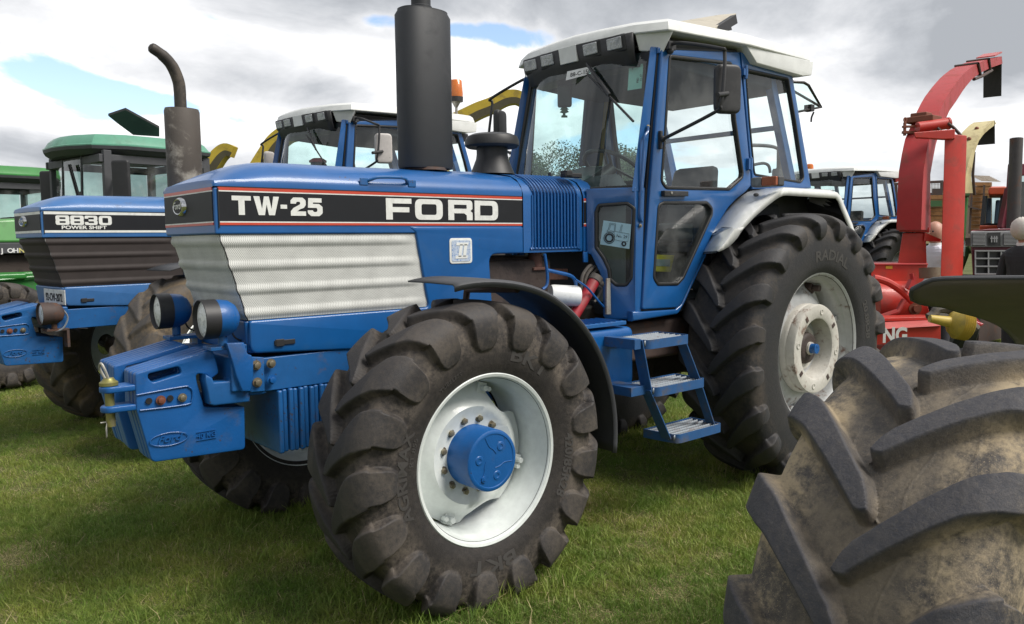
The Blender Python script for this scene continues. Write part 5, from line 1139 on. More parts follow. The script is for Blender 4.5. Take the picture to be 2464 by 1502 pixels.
# ------------------------------------------------------------------ things left in the near tractor's cab
def card():
    P = [at(5, a, b, 'y', -.52) for a, b in ((330, 293), (650, 338), (628, 623), (290, 570))]
    A0 = Vector((1.395, -.33+Y0, 0)); A1 = Vector((1.5285, S+Y0, 0)); nrm = Vector((A1.y-A0.y, -(A1.x-A0.x), 0)).normalized(); off = nrm*(-.004 if nrm.x < 0 else .004)
    q = [onplane(a, b, A0-off*2, nrm, 5) for a, b in ((330, 293), (650, 338), (628, 623), (290, 570))]
    ex = (q[1]-q[0]); W = ex.length; ex.normalize(); ez = (q[3]-q[0]); H = ez.length; ez = (ez-ex*ez.dot(ex)).normalized(); n = ex.cross(ez).normalized()
    if n.dot(CAMC-q[0]) < 0: n = -n
    root = tag(obj('entry_card', MB().hexa([q[0], q[1], q[2], q[3]], [p+n*.0008 for p in (q[0], q[1], q[2], q[3])]), PAPER), 'pale blue entry card with a tractor drawing and number 29 in the cab corner window', 'card')
    def L(x, y): return q[0]+ex*x*W+ez*y*H+n*.0016
    def circ_(cx, cy, r, rr, m): root_ = obj('printed_wheel', MB().tube([L(cx, cy)+(ex*math.cos(t)+ez*math.sin(t))*r*W for t in np.linspace(0, 2*math.pi, 25)], rr*W, 4, False), m, root)
    circ_(.30, .68, .125, .030, INK); circ_(.30, .68, .19, .014, INK); circ_(.30, .68, .155, .006, INK); circ_(.85, .83, .065, .028, INK)
    ln = MB()
    for pts in ([(.17, .42), (.22, .36), (.24, .07), (.46, .07), (.47, .38)], [(.28, .12), (.43, .12), (.45, .40), (.26, .36), (.28, .12)], [(.47, .38), (.98, .40), (.98, .72), (.72, .74), (.50, .72)], [(.64, .38), (.66, .07), (.70, .07), (.69, .38)], [(.17, .42), (.45, .42), (.49, .6)]): ln.tube([L(*p) for p in pts], .0009, 4, False)
    obj('printed_outline', ln, INK, root)
    me = text_me('No. 29', .10*W, .0006, .0, 1.0); me.transform(Matrix(((ex.x, -ez.x, n.x, 0), (ex.y, -ez.y, n.y, 0), (ex.z, -ez.z, n.z, 0), (0, 0, 0, 1)))); me.transform(Matrix.Translation(L(.54, .60))); obj('printed_number', me, INK, root)
card()
def sticker(nm, lab, pts, mt, texts):
    # on the inside of the windscreen near its near-side edge
    P0 = Vector((1.60, -.3+Y0, 2.3)); e1 = Vector((.32, -1, 0)).normalized(); e2 = Vector((.22, 0, 1)).normalized(); n = e1.cross(e2).normalized()
    q = [onplane(a, b, P0, n, 1) for a, b in pts]; ex = (q[1]-q[0]); W = ex.length; ex.normalize(); ez = (q[3]-q[0]); H = ez.length; ez = (ez-ex*ez.dot(ex)).normalized()
    if n.dot(CAMC-q[0]) < 0: n = -n
    root = tag(obj(nm, MB().hexa(q, [p+n*.001 for p in q]), mt), lab, nm.replace('_', ' '))
    for body, x, y, h, rot, mm in texts:
        me = text_me(body, h*W, .0008, .01, 1.0, Matrix.Rotation(rot, 4, 'Z')); me.transform(Matrix(((ex.x, -ez.x, n.x, 0), (ex.y, -ez.y, n.y, 0), (ex.z, -ez.z, n.z, 0), (0, 0, 0, 1)))); me.transform(Matrix.Translation(q[0]+ex*x*W+ez*y*H+n*.002)); obj('lettering', me, mm, root)
STK = mat('pale_green_paper', (.34, .58, .50), .7); GRS = mat('green_print', (.12, .25, .06), .7)
sticker('windscreen_sticker', 'tall pale green sticker reading FBD 12-17 at the windscreen edge', ((1635, 685), (1832, 650), (1805, 1060), (1608, 1090)), STK, [('FBD', .32, .30, .13, math.pi/2, INK), ('FBD', .72, .80, .15, math.pi/2, INK), ('12-17', .95, .76, .15, math.pi/2, INK)])
sticker('licence_plate', 'narrow licence plate strip reading 88-C-1583 under the cab roof lamps', ((765, 825), (1080, 755), (1098, 855), (745, 950)), PWHITE, [('88-C-1583', .14, .72, .17, 0, INK)])
def freshener():
    P0 = Vector((1.85, .15+Y0, 2.4)); n = F0v; pts = [(718, 1235), (700, 1270), (712, 1275), (675, 1310), (700, 1312), (660, 1360), (690, 1362), (658, 1395), (705, 1410), (700, 1435), (682, 1440), (682, 1468), (768, 1468), (768, 1440), (742, 1435), (740, 1410), (790, 1390), (765, 1360), (790, 1355), (745, 1312), (768, 1308), (730, 1275), (742, 1270)]
    q = [onplane(a, b, P0, n, 1) for a, b in pts]; o = obj('air_freshener', MB().hexa(q, [p+n*.003 for p in q]), mat('green_felt', (.06, .12, .07), .9)); tag(o, 'tree-shaped air freshener hanging below the mirror inside the near cab', 'air freshener')
    obj('cord', MB().tube([q[0], q[0]+Vector((0, 0, .14))], .0012, 4), INK, o)
    m = MB(); c = onplane(728, 1130, P0, n, 1); m.box(c, (.03, .10, .19), Matrix.Rotation(.6, 3, 'Z')); r = obj('inside_mirror', m, BLACK, bpy.data.objects['tractor'], bev=.02); r.data.transform(Matrix.Translation((0, -Y0, 0)))
freshener()
def toolbox():
    y = -.38+Y0; q = [onplane(a, b, Vector((0, y, 0)), Vector((0, 1, 0)), 5) for a, b in ((915, 688), (1152, 695), (1108, 892), (905, 885))]
    o = tag(obj('manual_pack', MB().hexa(q, [p+Vector((0, .03, 0)) for p in q]), YEL, bev=.003), 'yellow packet with a grey label standing behind the lower door window', 'packet')
    q = [onplane(a, b, Vector((0, y-.002, 0)), Vector((0, 1, 0)), 5) for a, b in ((915, 742), (1100, 745), (1100, 825), (910, 820))]; obj('packet_label', MB().hexa(q, [p+Vector((0, .001, 0)) for p in q]), GREYP, o)
toolbox()
# ------------------------------------------------------------------ green tractors at the left
def green_tractor(loc, rz, label, roofm, hood=True):
    T = thing('tractor', label, 'tractor', loc, rz, 'green tractors')
    o_ = lambda nm, g, m, par=T, **k: obj(nm, g, m, par, **k)
    hw, ln = .80, 1.35
    # roof: rounded cap over a dark gutter
    pl = [(-.32, 0), (-.28, -.35), (-.12, -.70), (.25, -.88), (1.2, -.90), (1.42, -.82), (1.48, 0)]; full = pl+[(x, -y) for x, y in pl[::-1][1:-1]]
    rows = []
    for sc, z in ((1, 2.86), (1.0, 2.875), (.975, 2.888), (.93, 2.955), (.86, 3.01), (.70, 3.03)): rows.append([(.58+(x-.58)*sc, y*sc, z) for x, y in full])
    for r in rows: r.append(r[0])
    mb = MB().grid(rows); n = len(full); mb.add(rows[-1][:-1], [tuple(range(n))]); o_('roof', mb, roofm, ang=25)
    rows = [[(.58+(x-.58)*sc, y*sc, z) for x, y in full+[full[0]]] for sc, z in ((1.0, 2.86), (.99, 2.82), (.90, 2.76))]
    mb = MB().grid(rows); mb.add(rows[0][:-1], [tuple(range(n))]).add(rows[-1][:-1], [tuple(range(n))]); o_('roof_gutter', mb, BLACK_G, ang=25)
    pil = MB()
    for x, y in ((.0, -hw+.02), (.0, hw-.02), (ln, -hw+.05), (ln, hw-.05)): pil.bar((x, y, 1.3), (x+.02, y, 2.80), .07, .10)
    pil.bar((-.12, -.28, 1.5), (-.06, -.28, 2.8), .03).bar((-.12, .28, 1.5), (-.06, .28, 2.8), .03).box((.62, -hw+.03, 2.70), (1.4, .05, .10)).box((.62, hw-.03, 2.70), (1.4, .05, .10)).box((-.02, 0, 2.70), (.1, 1.5, .10)).box((.62, -hw+.03, 1.5), (1.4, .05, .25)).box((.62, hw-.03, 1.5), (1.4, .05, .25)).box((ln, 0, 1.5), (.06, 1.5, .5)).box((ln, 0, 2.7), (.06, 1.5, .10))
    o_('cab_frame', pil, BLACK_G, bev=.008)
    g = MB(); ys = [(-.02, -hw+.05), (-.08, -.55), (-.11, -.28), (-.12, 0), (-.11, .28), (-.08, .55), (-.02, hw-.05)]
    o_('windscreen', MB().grid([[(x, y, 1.5) for x, y in ys], [(x+.04, y, 2.72) for x, y in ys]]), GLB)
    for y in (-hw+.03, hw-.03): o_('side_window', MB().add([(.05, y, 1.6), (ln-.05, y, 1.6), (ln-.05, y, 2.66), (.05, y, 2.66)], [(0, 1, 2, 3)]), GLB)
    o_('rear_window', MB().add([(ln, -.7, 1.75), (ln, .7, 1.75), (ln, .7, 2.66), (ln, -.7, 2.66)], [(0, 1, 2, 3)]), GLB)
    o_('wiper', MB().bar((-.13, -.05, 2.66), (-.13, -.42, 1.9), .02).bar((-.13, -.10, 2.66), (-.13, -.46, 1.95), .014).bar((-.14, -.36, 2.3), (-.14, -.52, 1.65), .02), BLACK)
    o_('seat', MB().box((.85, 0, 1.85), (.14, .5, .75)).box((.65, 0, 1.55), (.5, .5, .14)), SEATM, bev=.04)
    o_('steering_wheel', MB().tube([(.25+.08*math.sin(t), .22*math.cos(t), 1.78+.2*math.sin(t)) for t in np.linspace(0, 6.283, 21)], .016, 6, False), BLACK)
    for sd in (-1, 1):
        mb = MB().cyl((.08, sd*(hw+.02), 2.45), (.10, sd*(hw+.32), 2.45), .02); a = o_('mirror_arm', mb, BLACK_G)
        me = flat([rpoly([(-.11, -.24, .04), (.11, -.24, .04), (.11, .24, .04), (-.11, .24, .04)])], .06, .02, Matrix.Translation((.05, sd*(hw+.27), 2.42)) @ Matrix.Rotation(R_(-55), 4, 'Z') @ side_m(0)); o_('mirror_housing', me, BLACK, a)
    # bonnet and engine
    o_('bonnet', MB().hexa([(-2.15, -.32, 1.66), (-2.15, .32, 1.66), (-.02, .38, 1.66), (-.02, -.38, 1.66)], [(-2.05, -.26, 1.90), (-2.05, .26, 1.90), (-.02, .30, 2.0), (-.02, -.30, 2.0)]), GREEN if not hood else mat('light_green_paint', (.07, .26, .06), .4, coat=.3, dirt=(.06, .12, .05), damt=.4, dscale=4), bev=.04)
    o_('bonnet_band', MB().box((-1.06, 0, 1.60), (2.16, .70, .13)), BLACK_G, bev=.01)
    o_('engine', MB().box((-.9, 0, 1.32), (1.7, .46, .44)), ENG, bev=.03)
    o_('engine_sump', MB().box((-.9, 0, 1.10), (2.0, .52, .42)).box((-1.2, -.28, 1.26), (.8, .1, .08)).box((-.6, -.3, .98), (.5, .12, .2)).box((-1.5, -.29, 1.0), (.4, .1, .14)), GREEN, bev=.03)
    o_('engine_pipes', MB().tube([(-1.9, -.27, 1.27), (-1.2, -.32, 1.22), (-.3, -.28, 1.27)], .016, 8).tube([(-1.7, -.29, 1.06), (-1.3, -.33, 1.16), (-.9, -.3, 1.06)], .012, 8), GREEN)
    o_('gearbox', MB().box((.6, 0, .95), (1.9, .5, .6)), ENG, bev=.03)
    o_('front_axle', MB().box((-1.3, 0, .62), (.16, 1.5, .16)), GREEN_D)
    for x, z, R1, w, Rr in ((-1.3, .62, .60, .36, .33), (1.15, .84, .88, .50, .48)):
        for sd in (-1, 1):
            pv = piv('wheel', T, (x, sd*.88, z)); k = R1/(.705 if x < 0 else .915)
            t_ = obj('tyre', FT if x < 0 else RT, None, pv, raw=True); t_.scale = (k, k, k)
            obj('rim', MB().lathe([(.0005, -.05), (Rr*.4, -.06), (Rr*.8, -.02), (Rr, -.10), (Rr*1.03, -.16), (Rr*1.03, .16), (Rr, .1), (.0005, .05)], n=40), YEL, pv)
    for sd in (-1, 1):
        P = [[(1.15+math.sin(t)*.98, sd*y, .84+math.cos(t)*.98) for t in np.linspace(-1.1, .9, 14)] for y in (.62, 1.05)]
        g = o_('rear_mudguard', MB().grid(P), GREEN); g.modifiers.new('sheet', 'SOLIDIFY').thickness = .012
    return T
GLB = glass('grey_green_cab_glass', (.66, .80, .76), .12)
J3 = green_tractor((.47, 8.09, 0), .18, 'green tractor with faded teal roof and open roof hatch behind the older blue tractor', GREEN_P, True)
pz = atl('L', 15, 700, J3, 'y', -.355); p2 = atl('L', 270, 700, J3, 'y', -.355); p3 = atl('L', 15, 655, J3, 'y', -.355)
for k, ch in enumerate('JOHN'):
    obj('letter', text_me(ch, (p3.z-pz.z)*1.12, .002, .04, 1.12, side_m(-.352) @ Matrix.Translation((pz.x+(p2.x-pz.x)*k/4, pz.z-.015, 0))), PWHITE if ch != 'N' else mat('yellowed_letter', (.6, .55, .2), .5), J3)
h = [atl('D', a, b, J3, 'y', y) for a, b, y in ((1300, 190, .25), (1510, 120, -.2), (1915, 340, -.2), (1915, 440, .0), (1600, 420, .25), (1410, 280, .3))]
obj('roof_hatch', MB().hexa(h, [p+Vector((0, 0, .03)) for p in h]), BLACK, J3)
J4 = green_tractor((1.15-1.7, 12.0, -.12), .16, 'bright green tractor with glossy green roof at the far left edge', GREEN, False)
obj('aerial', MB().tube([(-.1, .3, 3.0), (.15, -.25, 3.55)], .006, 5).tube([(-.2, .6, 3.0), (-.05, .4, 3.9)], .006, 5), IRON, J4)
# ------------------------------------------------------------------ red trailed forage harvester
def spout(T, P0, a, outer, crease, inner, crop, wid, m, m2=None, nm='spout'):
    b = Vector((a.y, -a.x, 0)).normalized()
    if b.dot(CAMC-P0) < 0: b = -b                      # the side that faces the viewer
    nearP = P0+b*wid/2; farP = P0-b*wid/2; N_ = 30
    Cc = resample([onplane(u, v, nearP, b, crop) for u, v in crease], N_); I = resample([onplane(u, v, nearP, b, crop) for u, v in inner], N_)
    Cv = [Vector(p) for p in Cc]; Iv = [Vector(p) for p in I]
    Fo = [p-b*wid for p in Cv]; Fi = [p-b*wid for p in Iv]
    mb = MB().grid([Cv, Iv, Fi, Fo, Cv]); mb.add([Cv[0], Iv[0], Fi[0], Fo[0]], [(0, 1, 2, 3)])
    return O2(nm, mb, m, T, ang=30), Cv, Iv, Fo, Fi, b
gp = lambda u, v, D: Vector((wp(u, v, D).x, wp(u, v, D).y, 0))
HV = thing('forage_harvester', 'red trailed forage harvester with tall curved spout behind the near tractor', 'harvester', gp(2230, 700, 8.2), 0)
a_ = (R0v*.62+F0v*.78).normalized(); P0 = wp(2215, 560, 8.2)
sp, Cv, Iv, Fo, Fi, bb_ = spout(HV, P0, a_, None,
   [(640, 2100), (660, 1500), (700, 1250), (725, 1110), (800, 920), (850, 790), (920, 640), (1010, 510), (1100, 400), (1200, 315), (1330, 250), (1520, 205)],
   [(745, 2100), (740, 1500), (775, 1300), (812, 1110), (900, 910), (950, 800), (1020, 700), (1110, 560), (1200, 450), (1300, 380), (1400, 330), (1530, 285)], 'S', .22, REDF)
fl = [Cv[-1], Fo[-1], Fo[-1]+a_*.10+Vector((0, 0, -.52)), Cv[-1]+a_*.10+Vector((0, 0, -.52))]
O2('deflector_flap', MB().hexa([p+a_*.01 for p in fl], [p+a_*.03 for p in fl]), BLACK, HV)
O2('flap_hood', MB().hexa([Cv[-4]+Vector((0, 0, .02)), Fo[-4]+Vector((0, 0, .02)), Fo[-1]+Vector((0, 0, .05))+a_*.03, Cv[-1]+Vector((0, 0, .05))+a_*.03], [Cv[-4]+Vector((0, 0, .035)), Fo[-4]+Vector((0, 0, .035)), Fo[-1]+Vector((0, 0, .07))+a_*.03, Cv[-1]+Vector((0, 0, .07))+a_*.03]), REDP, HV)
for k in (19, 23):     # joint collars
    i = k; ring = [Cv[i], Iv[i], Fi[i], Fo[i]]; cc = sum(ring, Vector())/4; O2('spout_collar', MB().tube([cc+(p-cc)*1.10 for p in ring+[ring[0]]], .018, 6, False), IRON, HV)
O2('hydraulic_tube', MB().tube([Iv[17]+Vector((.0, 0, -.02)), Iv[20]+Vector((0, 0, -.05)), Iv[24]+Vector((0, 0, -.04))], .02, 8), IRON, HV)
W8 = lambda u, v, D=8.2, c='C': wp(u, v, D, c)
O2('lift_post', slab([(1634, -165), (1748, -165), (1705, 1320), (1590, 1320)], 7.85, .20, 'C', turn=-.55), REDP, HV, bev=.01)
O2('cross_beam', slab([(560, 1035), (1010, 1000), (1010, 1107), (880, 1112), (700, 1100), (575, 1095)], 7.8, .10, 'S'), REDP, HV, bev=.008)
O2('ram_cylinder', MB().cyl(wp(600, 985, 7.95, 'S'), wp(925, 940, 7.95, 'S'), .055, n=16).cyl(wp(925, 940, 7.95, 'S'), wp(945, 937, 7.95, 'S'), .06, n=16), REDP, HV)
O2('swivel_bracket', MB().bar(wp(440, 975, 8, 'S'), wp(600, 970, 8, 'S'), .04, .02).bar(wp(440, 1035, 8, 'S'), wp(600, 1040, 8, 'S'), .05, .025).tube([wp(460, 1070, 8, 'S'), wp(462, 930, 8, 'S')], .016, 8).tube(spl([wp(462, 930, 8, 'S'), wp(452, 895, 8, 'S'), wp(468, 878, 8, 'S'), wp(482, 895, 8, 'S'), wp(465, 930, 8, 'S')], 4), .008, 6), REDRUST, HV)
O2('turntable', MB().box(wp(660, 900, 8.1, 'S'), (.22, .28, .06)).box(wp(640, 870, 8.1, 'S'), (.14, .16, .08)), REDRUST, HV, bev=.01)
O2('hydraulic_hose', MB().tube(spl([wp(930, 935, 7.9, 'S'), wp(1010, 1000, 7.9, 'S'), wp(1100, 1120, 7.88, 'S'), wp(1110, 1280, 7.88, 'S'), wp(1050, 1430, 7.88, 'S'), wp(1010, 1600, 7.88, 'S'), wp(1012, 2300, 7.88, 'S')], 5), .015, 6).tube(spl([wp(820, 985, 7.9, 'S'), wp(900, 1080, 7.88, 'S'), wp(970, 1280, 7.88, 'S'), wp(1020, 1500, 7.88, 'S')], 5), .013, 6), IRON, HV)
O2('spout_flange', slab([(1160, 800), (1475, 800), (1480, 860), (1160, 850)], 8.0, .3, 'C'), REDP, HV, bev=.008)
O2('flange_strap', slab([(1430, 860), (1600, 930), (1595, 955), (1420, 950)], 8.0, .05, 'C'), REDP, HV)
O2('spout_base', slab([(1200, 862), (1440, 862), (1452, 1190), (1148, 1190)], 8.02, .30, 'C'), REDP, HV, bev=.01)
O2('top_panel', slab([(-60, 18), (800, 18), (790, 40), (-60, 40)], 7.78, .6, 'H'), REDF, HV, bev=.004)
O2('hopper_side', slab([(-60, 35), (790, 35), (745, 240), (560, 480), (500, 560), (-60, 560)], 7.8, .6, 'H'), REDP, HV, bev=.006)
O2('warning_label', slab([(162, 52), (262, 48), (262, 92), (162, 92)], 7.795, .003, 'H'), mat('yellow_label', (.62, .42, .03), .5), HV)
O2('rotor_drum', MB().cyl(wp(-60, 610, 7.7, 'H'), wp(520, 610, 7.7, 'H'), .21*1.0, n=32), REDP, HV)
O2('grease_pot', MB().cyl(wp(820, 235, 7.5, 'H'), wp(820, 80, 7.5, 'H'), .088, .092, n=20), mat('rusty_tin', (.16, .12, .08), .6, dirt=RUST, damt=.7, dscale=9), HV)
O2('end_plate', slab([(505, 560), (760, 560), (830, 800), (520, 805)], 7.5, .05, 'H'), REDP, HV, bev=.004)
O2('bearing', MB().lathe([(.0005, -.04), (.03, -.04), (.034, -.01), (.06, -.01), (.062, 0)], wp(600, 690, 7.5, 'H'), F0v, 20), REDRUST, HV)
O2('guard_rail', MB().tube(spl([wp(-20, 235, 7.4, 'H'), wp(60, 250, 7.4, 'H'), wp(220, 310, 7.4, 'H'), wp(400, 430, 7.4, 'H'), wp(570, 590, 7.4, 'H')], 5), .034, 10), REDP, HV)
O2('support_strut', MB().tube([wp(440, 560, 7.4, 'H'), wp(340, 730, 7.4, 'H'), wp(100, 815, 7.4, 'H')], .026, 8), REDF, HV)
O2('latch_bracket', MB().bar(wp(505, 400, 7.35, 'H'), wp(560, 270, 7.35, 'H'), .05).bar(wp(560, 270, 7.35, 'H'), wp(545, 165, 7.35, 'H'), .03).bar(wp(560, 270, 7.35, 'H'), wp(605, 220, 7.35, 'H'), .03), REDF, HV)
O2('frame_rail', slab([(-60, 838), (805, 815), (805, 868), (-60, 888)], 7.1, .25, 'H'), REDP, HV, bev=.006)
O2('sloping_panel', MB().hexa([wp(-60, 905, 7.1, 'H'), wp(920, 862, 7.1, 'H'), wp(985, 950, 6.9, 'H'), wp(-60, 1010, 6.9, 'H')], [wp(-60, 905, 7.2, 'H'), wp(920, 862, 7.2, 'H'), wp(985, 950, 7.0, 'H'), wp(-60, 1010, 7.0, 'H')]), mat('sunbleached_red_paint', (.55, .13, .12), .45, coat=.3, dirt=(.3, .12, .1), damt=.4, dscale=5), HV)
O2('name_panel', slab([(-60, 1012), (985, 955), (985, 1190), (-60, 1245)], 6.88, .05, 'H'), REDP, HV, bev=.004)
O2('under_frame', slab([(-60, 1250), (985, 1195), (900, 1420), (-60, 1470)], 6.95, .8, 'H'), REDT, HV)
P = wp(108, 1196, 6.87, 'H'); me = text_me('NG', .118*1.08, .003, .05, .80); me.transform(Matrix(((R0v.x, 0, -F0v.x, P.x), (R0v.y, 0, -F0v.y, P.y), (0, 1, 0, P.z), (0, 0, 0, 1)))); O2('lettering', me, PWHITE, HV)
O2('drawbar', MB().hexa([wp(1380, 830, 6.6, 'H'), wp(1640, 920, 6.6, 'H'), wp(1600, 960, 6.6, 'H'), wp(1420, 965, 6.6, 'H')], [wp(1380, 830, 7.0, 'H'), wp(1640, 920, 7.0, 'H'), wp(1600, 960, 7.0, 'H'), wp(1420, 965, 7.0, 'H')]), REDT, HV, bev=.01)
O2('hitch_frame', slab([(920, 560), (1110, 620), (1115, 900), (960, 905)], 7.2, .3, 'H').add([wp(1180, 600, 7.3, 'H'), wp(1420, 720, 7.3, 'H'), wp(1620, 930, 7.3, 'H'), wp(1180, 930, 7.3, 'H')], [(0, 1, 2, 3)]), REDT, HV)
O2('hydraulic_hose', MB().tube(spl([wp(800, 830, 6.6, 'H'), wp(880, 780, 6.6, 'H'), wp(940, 705, 6.6, 'H'), wp(1060, 695, 6.6, 'H'), wp(1200, 735, 6.6, 'H'), wp(1330, 820, 6.6, 'H'), wp(1420, 900, 6.6, 'H'), wp(1520, 1000, 6.6, 'H')], 5), .038, 8).tube(spl([wp(860, 815, 6.7, 'H'), wp(1000, 800, 6.7, 'H'), wp(1200, 805, 6.7, 'H'), wp(1380, 850, 6.7, 'H')], 5), .030, 8), HOSE, HV)
PA, PB = wp(1150, 900, 6.5, 'H'), wp(1400, 945, 6.5, 'H'); dv = (PB-PA).normalized(); Lp = (PB-PA).length
O2('drive_shaft_guard', MB().lathe([(.03, -.18), (.045, -.02), (.09, .0), (.115, Lp*.25)]+[(.115+.012*(k % 2), Lp*(.25+.75*k/12)) for k in range(13)]+[(.11, Lp)], PA, dv, 24, True), mat('yellow_plastic', (.50, .36, .06), .5, dirt=(.25, .2, .08), damt=.5, dscale=9), HV)
# ------------------------------------------------------------------ cream spout on its green machine
HC = thing('forage_harvester', 'cream spouted forage harvester with green base beyond the red one', 'harvester', gp(2330, 600, 11.5), 0)
a2 = (R0v*.72+F0v*.69).normalized(); P0 = wp(2330, 500, 11.5)
_, Cv, Iv, Fo, Fi, _b = spout(HC, P0, a2, None, [(1110, 1700), (1130, 1480), (1165, 1330), (1215, 1200), (1265, 1090), (1330, 1000), (1395, 935), (1440, 905)],
   [(1205, 1700), (1185, 1500), (1225, 1260), (1270, 1130), (1320, 1060), (1380, 1005), (1440, 960), (1462, 940)], 'S', .27, CREAM)
fl = [Cv[-1], Fo[-1], Fo[-1]+a2*.05+Vector((0, 0, -.33)), Cv[-1]+a2*.05+Vector((0, 0, -.33))]; O2('deflector_flap', MB().hexa(fl, [p+a2*.03 for p in fl]), BLACK, HC)
O2('spout_cable', MB().tube([wp(1220, 1250, 11.3, 'S'), wp(1205, 1500, 11.3, 'S'), wp(1225, 1720, 11.3, 'S')], .02, 5), IRON, HC)
for k in (4, 10, 16, 22): O2('spout_bolt', MB().sphere(Cv[k]*.6+Fo[k]*.4-a2*.01, .03, n=6), REDRUST, HC)
O2('spout_socket', slab([(1750, 330), (1900, 320), (1895, 485), (1755, 490)], 11.4, .35, 'C'), GREEN_D, HC, bev=.02)
O2('spout_tower', slab([(1752, 490), (1885, 490), (1850, 960), (1735, 960)], 11.45, .3, 'C'), mat('mid_green_paint', (.07, .22, .06), .5, dirt=(.07, .12, .05), damt=.5, dscale=4), HC, bev=.02)
O2('machine_body', slab([(1440, 970), (1590, 970), (1890, 1010), (1890, 1100), (1700, 1600), (1440, 1600)], 11.3, 1.2, 'C'), GREEN_D, HC, bev=.03)
O2('body_panel', slab([(1430, 950), (1540, 950), (1550, 975), (1430, 975)], 11.25, .5, 'C'), CREAM, HC)
O2('undercarriage', MB().box((gp(2300, 600, 12).x, gp(2300, 600, 12).y, .55), (1.4, 1.2, .9)), IRON, HC)
# ------------------------------------------------------------------ board-sided silage trailer
TR = thing('silage_trailer', 'tall silage trailer with orange-brown board sides and slatted top at the right', 'trailer', gp(2300, 560, 15), 0)
def board_wall(x0, x1, y0, y1, n, D, c='C', m=WOOD, nm='board'):
    for k in range(n):
        ya = y0+(y1-y0)*k/n; yb = y0+(y1-y0)*(k+.93)/n; O2(nm, slab([(x0, ya), (x1, ya), (x1, yb), (x0, yb)], D+.01*(k % 2), .05, c), m, TR)
board_wall(1900, 2130, 335, 860, 13, 14.5); board_wall(1450, 1640, 470, 940, 11, 15.0)
for k in range(7):
    O2('top_slat', MB().hexa([wp(1905-k*0+k*18, 262+k*9, 14.6, 'C'), wp(2110+k*18, 262+k*9+8, 15.6, 'C'), wp(2112+k*18, 268+k*9+10, 15.6, 'C'), wp(1907+k*18, 270+k*9, 14.6, 'C')], [wp(1905+k*18, 262+k*9, 14.7, 'C'), wp(2110+k*18, 270+k*9, 15.7, 'C'), wp(2112+k*18, 278+k*9, 15.7, 'C'), wp(1907+k*18, 270+k*9, 14.7, 'C')]), WOODG, TR)
for x in (2040, 1915): O2('side_stake', slab([(x, 365), (x+22, 365), (x-8, 870), (x-32, 870)], 14.4, .08, 'C'), IRON, TR)
O2('side_rail', slab([(1880, 575), (2010, 615), (2010, 625), (1880, 600)], 14.35, .05, 'C'), IRON, TR)
O2('trailer_floor', slab([(1440, 940), (2150, 900), (2150, 1000), (1440, 1000)], 14.6, 2.5, 'C'), IRON, TR)
O2('trailer_core', slab([(1465, 480), (2120, 345), (2120, 930), (1465, 940)], 15.2, 2.2, 'C'), WOODG, TR)
O2('upper_board', slab([(1505, 400), (1615, 400), (1615, 468), (1505, 468)], 15.0, .05, 'C'), IRON, TR)
O2('green_rail', slab([(1455, 525), (1610, 525), (1610, 588), (1455, 590)], 14.9, .06, 'C'), GREEN_D, TR)
for x in (1.2, -1.2): O2('trailer_wheel', MB().lathe([(.0005, -.12), (.3, -.12), (.5, -.1), (.5, .1), (.3, .12), (.0005, .12)], gp(2300, 560, 15)+R0v*x+Vector((0, 0, .5)), F0v, 24), BLACK, TR)
# mesh-sided cage on another trailer
CG = thing('cage_trailer', 'low trailer with wire mesh sides behind the distant blue tractor', 'trailer', gp(2190, 560, 16.5), 0)
cg = MB().bar(wp(1105, 355, 16.5, 'C'), wp(1615, 328, 16.5, 'C'), .05)
for x in (1130, 1200, 1465, 1610): cg.bar(wp(x, 352-(x-1130)*.05, 16.5, 'C'), wp(x, 465, 16.5, 'C'), .045)
O2('cage_frame', cg.bar(wp(1105, 465, 16.5, 'C'), wp(1615, 460, 16.5, 'C'), .06), IRON, CG)
ms = MB()
for k in range(34): x = 1110+k*15; ms.bar(wp(x, 352-(x-1130)*.05, 16.5, 'C'), wp(x, 465, 16.5, 'C'), .008)
for k in range(8): ms.bar(wp(1105, 365+k*13, 16.5, 'C'), wp(1615, 342+k*15, 16.5, 'C'), .008)
o = O2('wire_mesh', ms, GREYS, CG); o['kind'] = 'stuff'
O2('trailer_bed', slab([(1105, 465), (1615, 462), (1615, 560), (1105, 580)], 16.4, 1.5, 'C'), IRON, CG); O2('trailer_load', slab([(1120, 560), (1600, 545), (1600, 1100), (1120, 1100)], 16.3, 1.6, 'C'), IRON, CG)
O2('red_drawbar', MB().bar(wp(1105, 310, 16, 'C'), wp(1240, 255, 16, 'C'), .12), REDP, CG)
# ------------------------------------------------------------------ maroon tractor with square grille
IHT = thing('tractor', 'maroon tractor with silver square grille and two louvred panels at the right edge', 'tractor', gp(2400, 600, 10.4), 0, None)
D = 9.9
O2('bonnet', slab([(1900, 835), (2480, 815), (2480, 1320), (1930, 1320)], D+.06, 2.2, 'C'), MAROON, IHT, bev=.03)
O2('bonnet_top', slab([(2090, 822), (2460, 815), (2460, 835), (1920, 845)], D, 2.2, 'C'), MAROON, IHT, bev=.01)
O2('headlamp_panel', slab([(1905, 845), (2480, 835), (2480, 1010), (1910, 1012)], D, .06, 'C'), GREYP, IHT, bev=.015)
for x0, x1 in ((1930, 2060), (2255, 2390)):
    O2('louvre_recess', slab([(x0, 865), (x1, 862), (x1, 995), (x0, 997)], D-.012, .02, 'C'), BLACK, IHT)
    for k in range(9): O2('louvre_bar', slab([(x0, 870+k*14), (x1, 868+k*14), (x1, 876+k*14), (x0, 878+k*14)], D-.03, .02, 'C'), GREYP, IHT)
O2('emblem_field', slab([(2085, 862), (2220, 858), (2220, 998), (2085, 1000)], D-.012, .02, 'C'), BLACK, IHT)
e = MB()
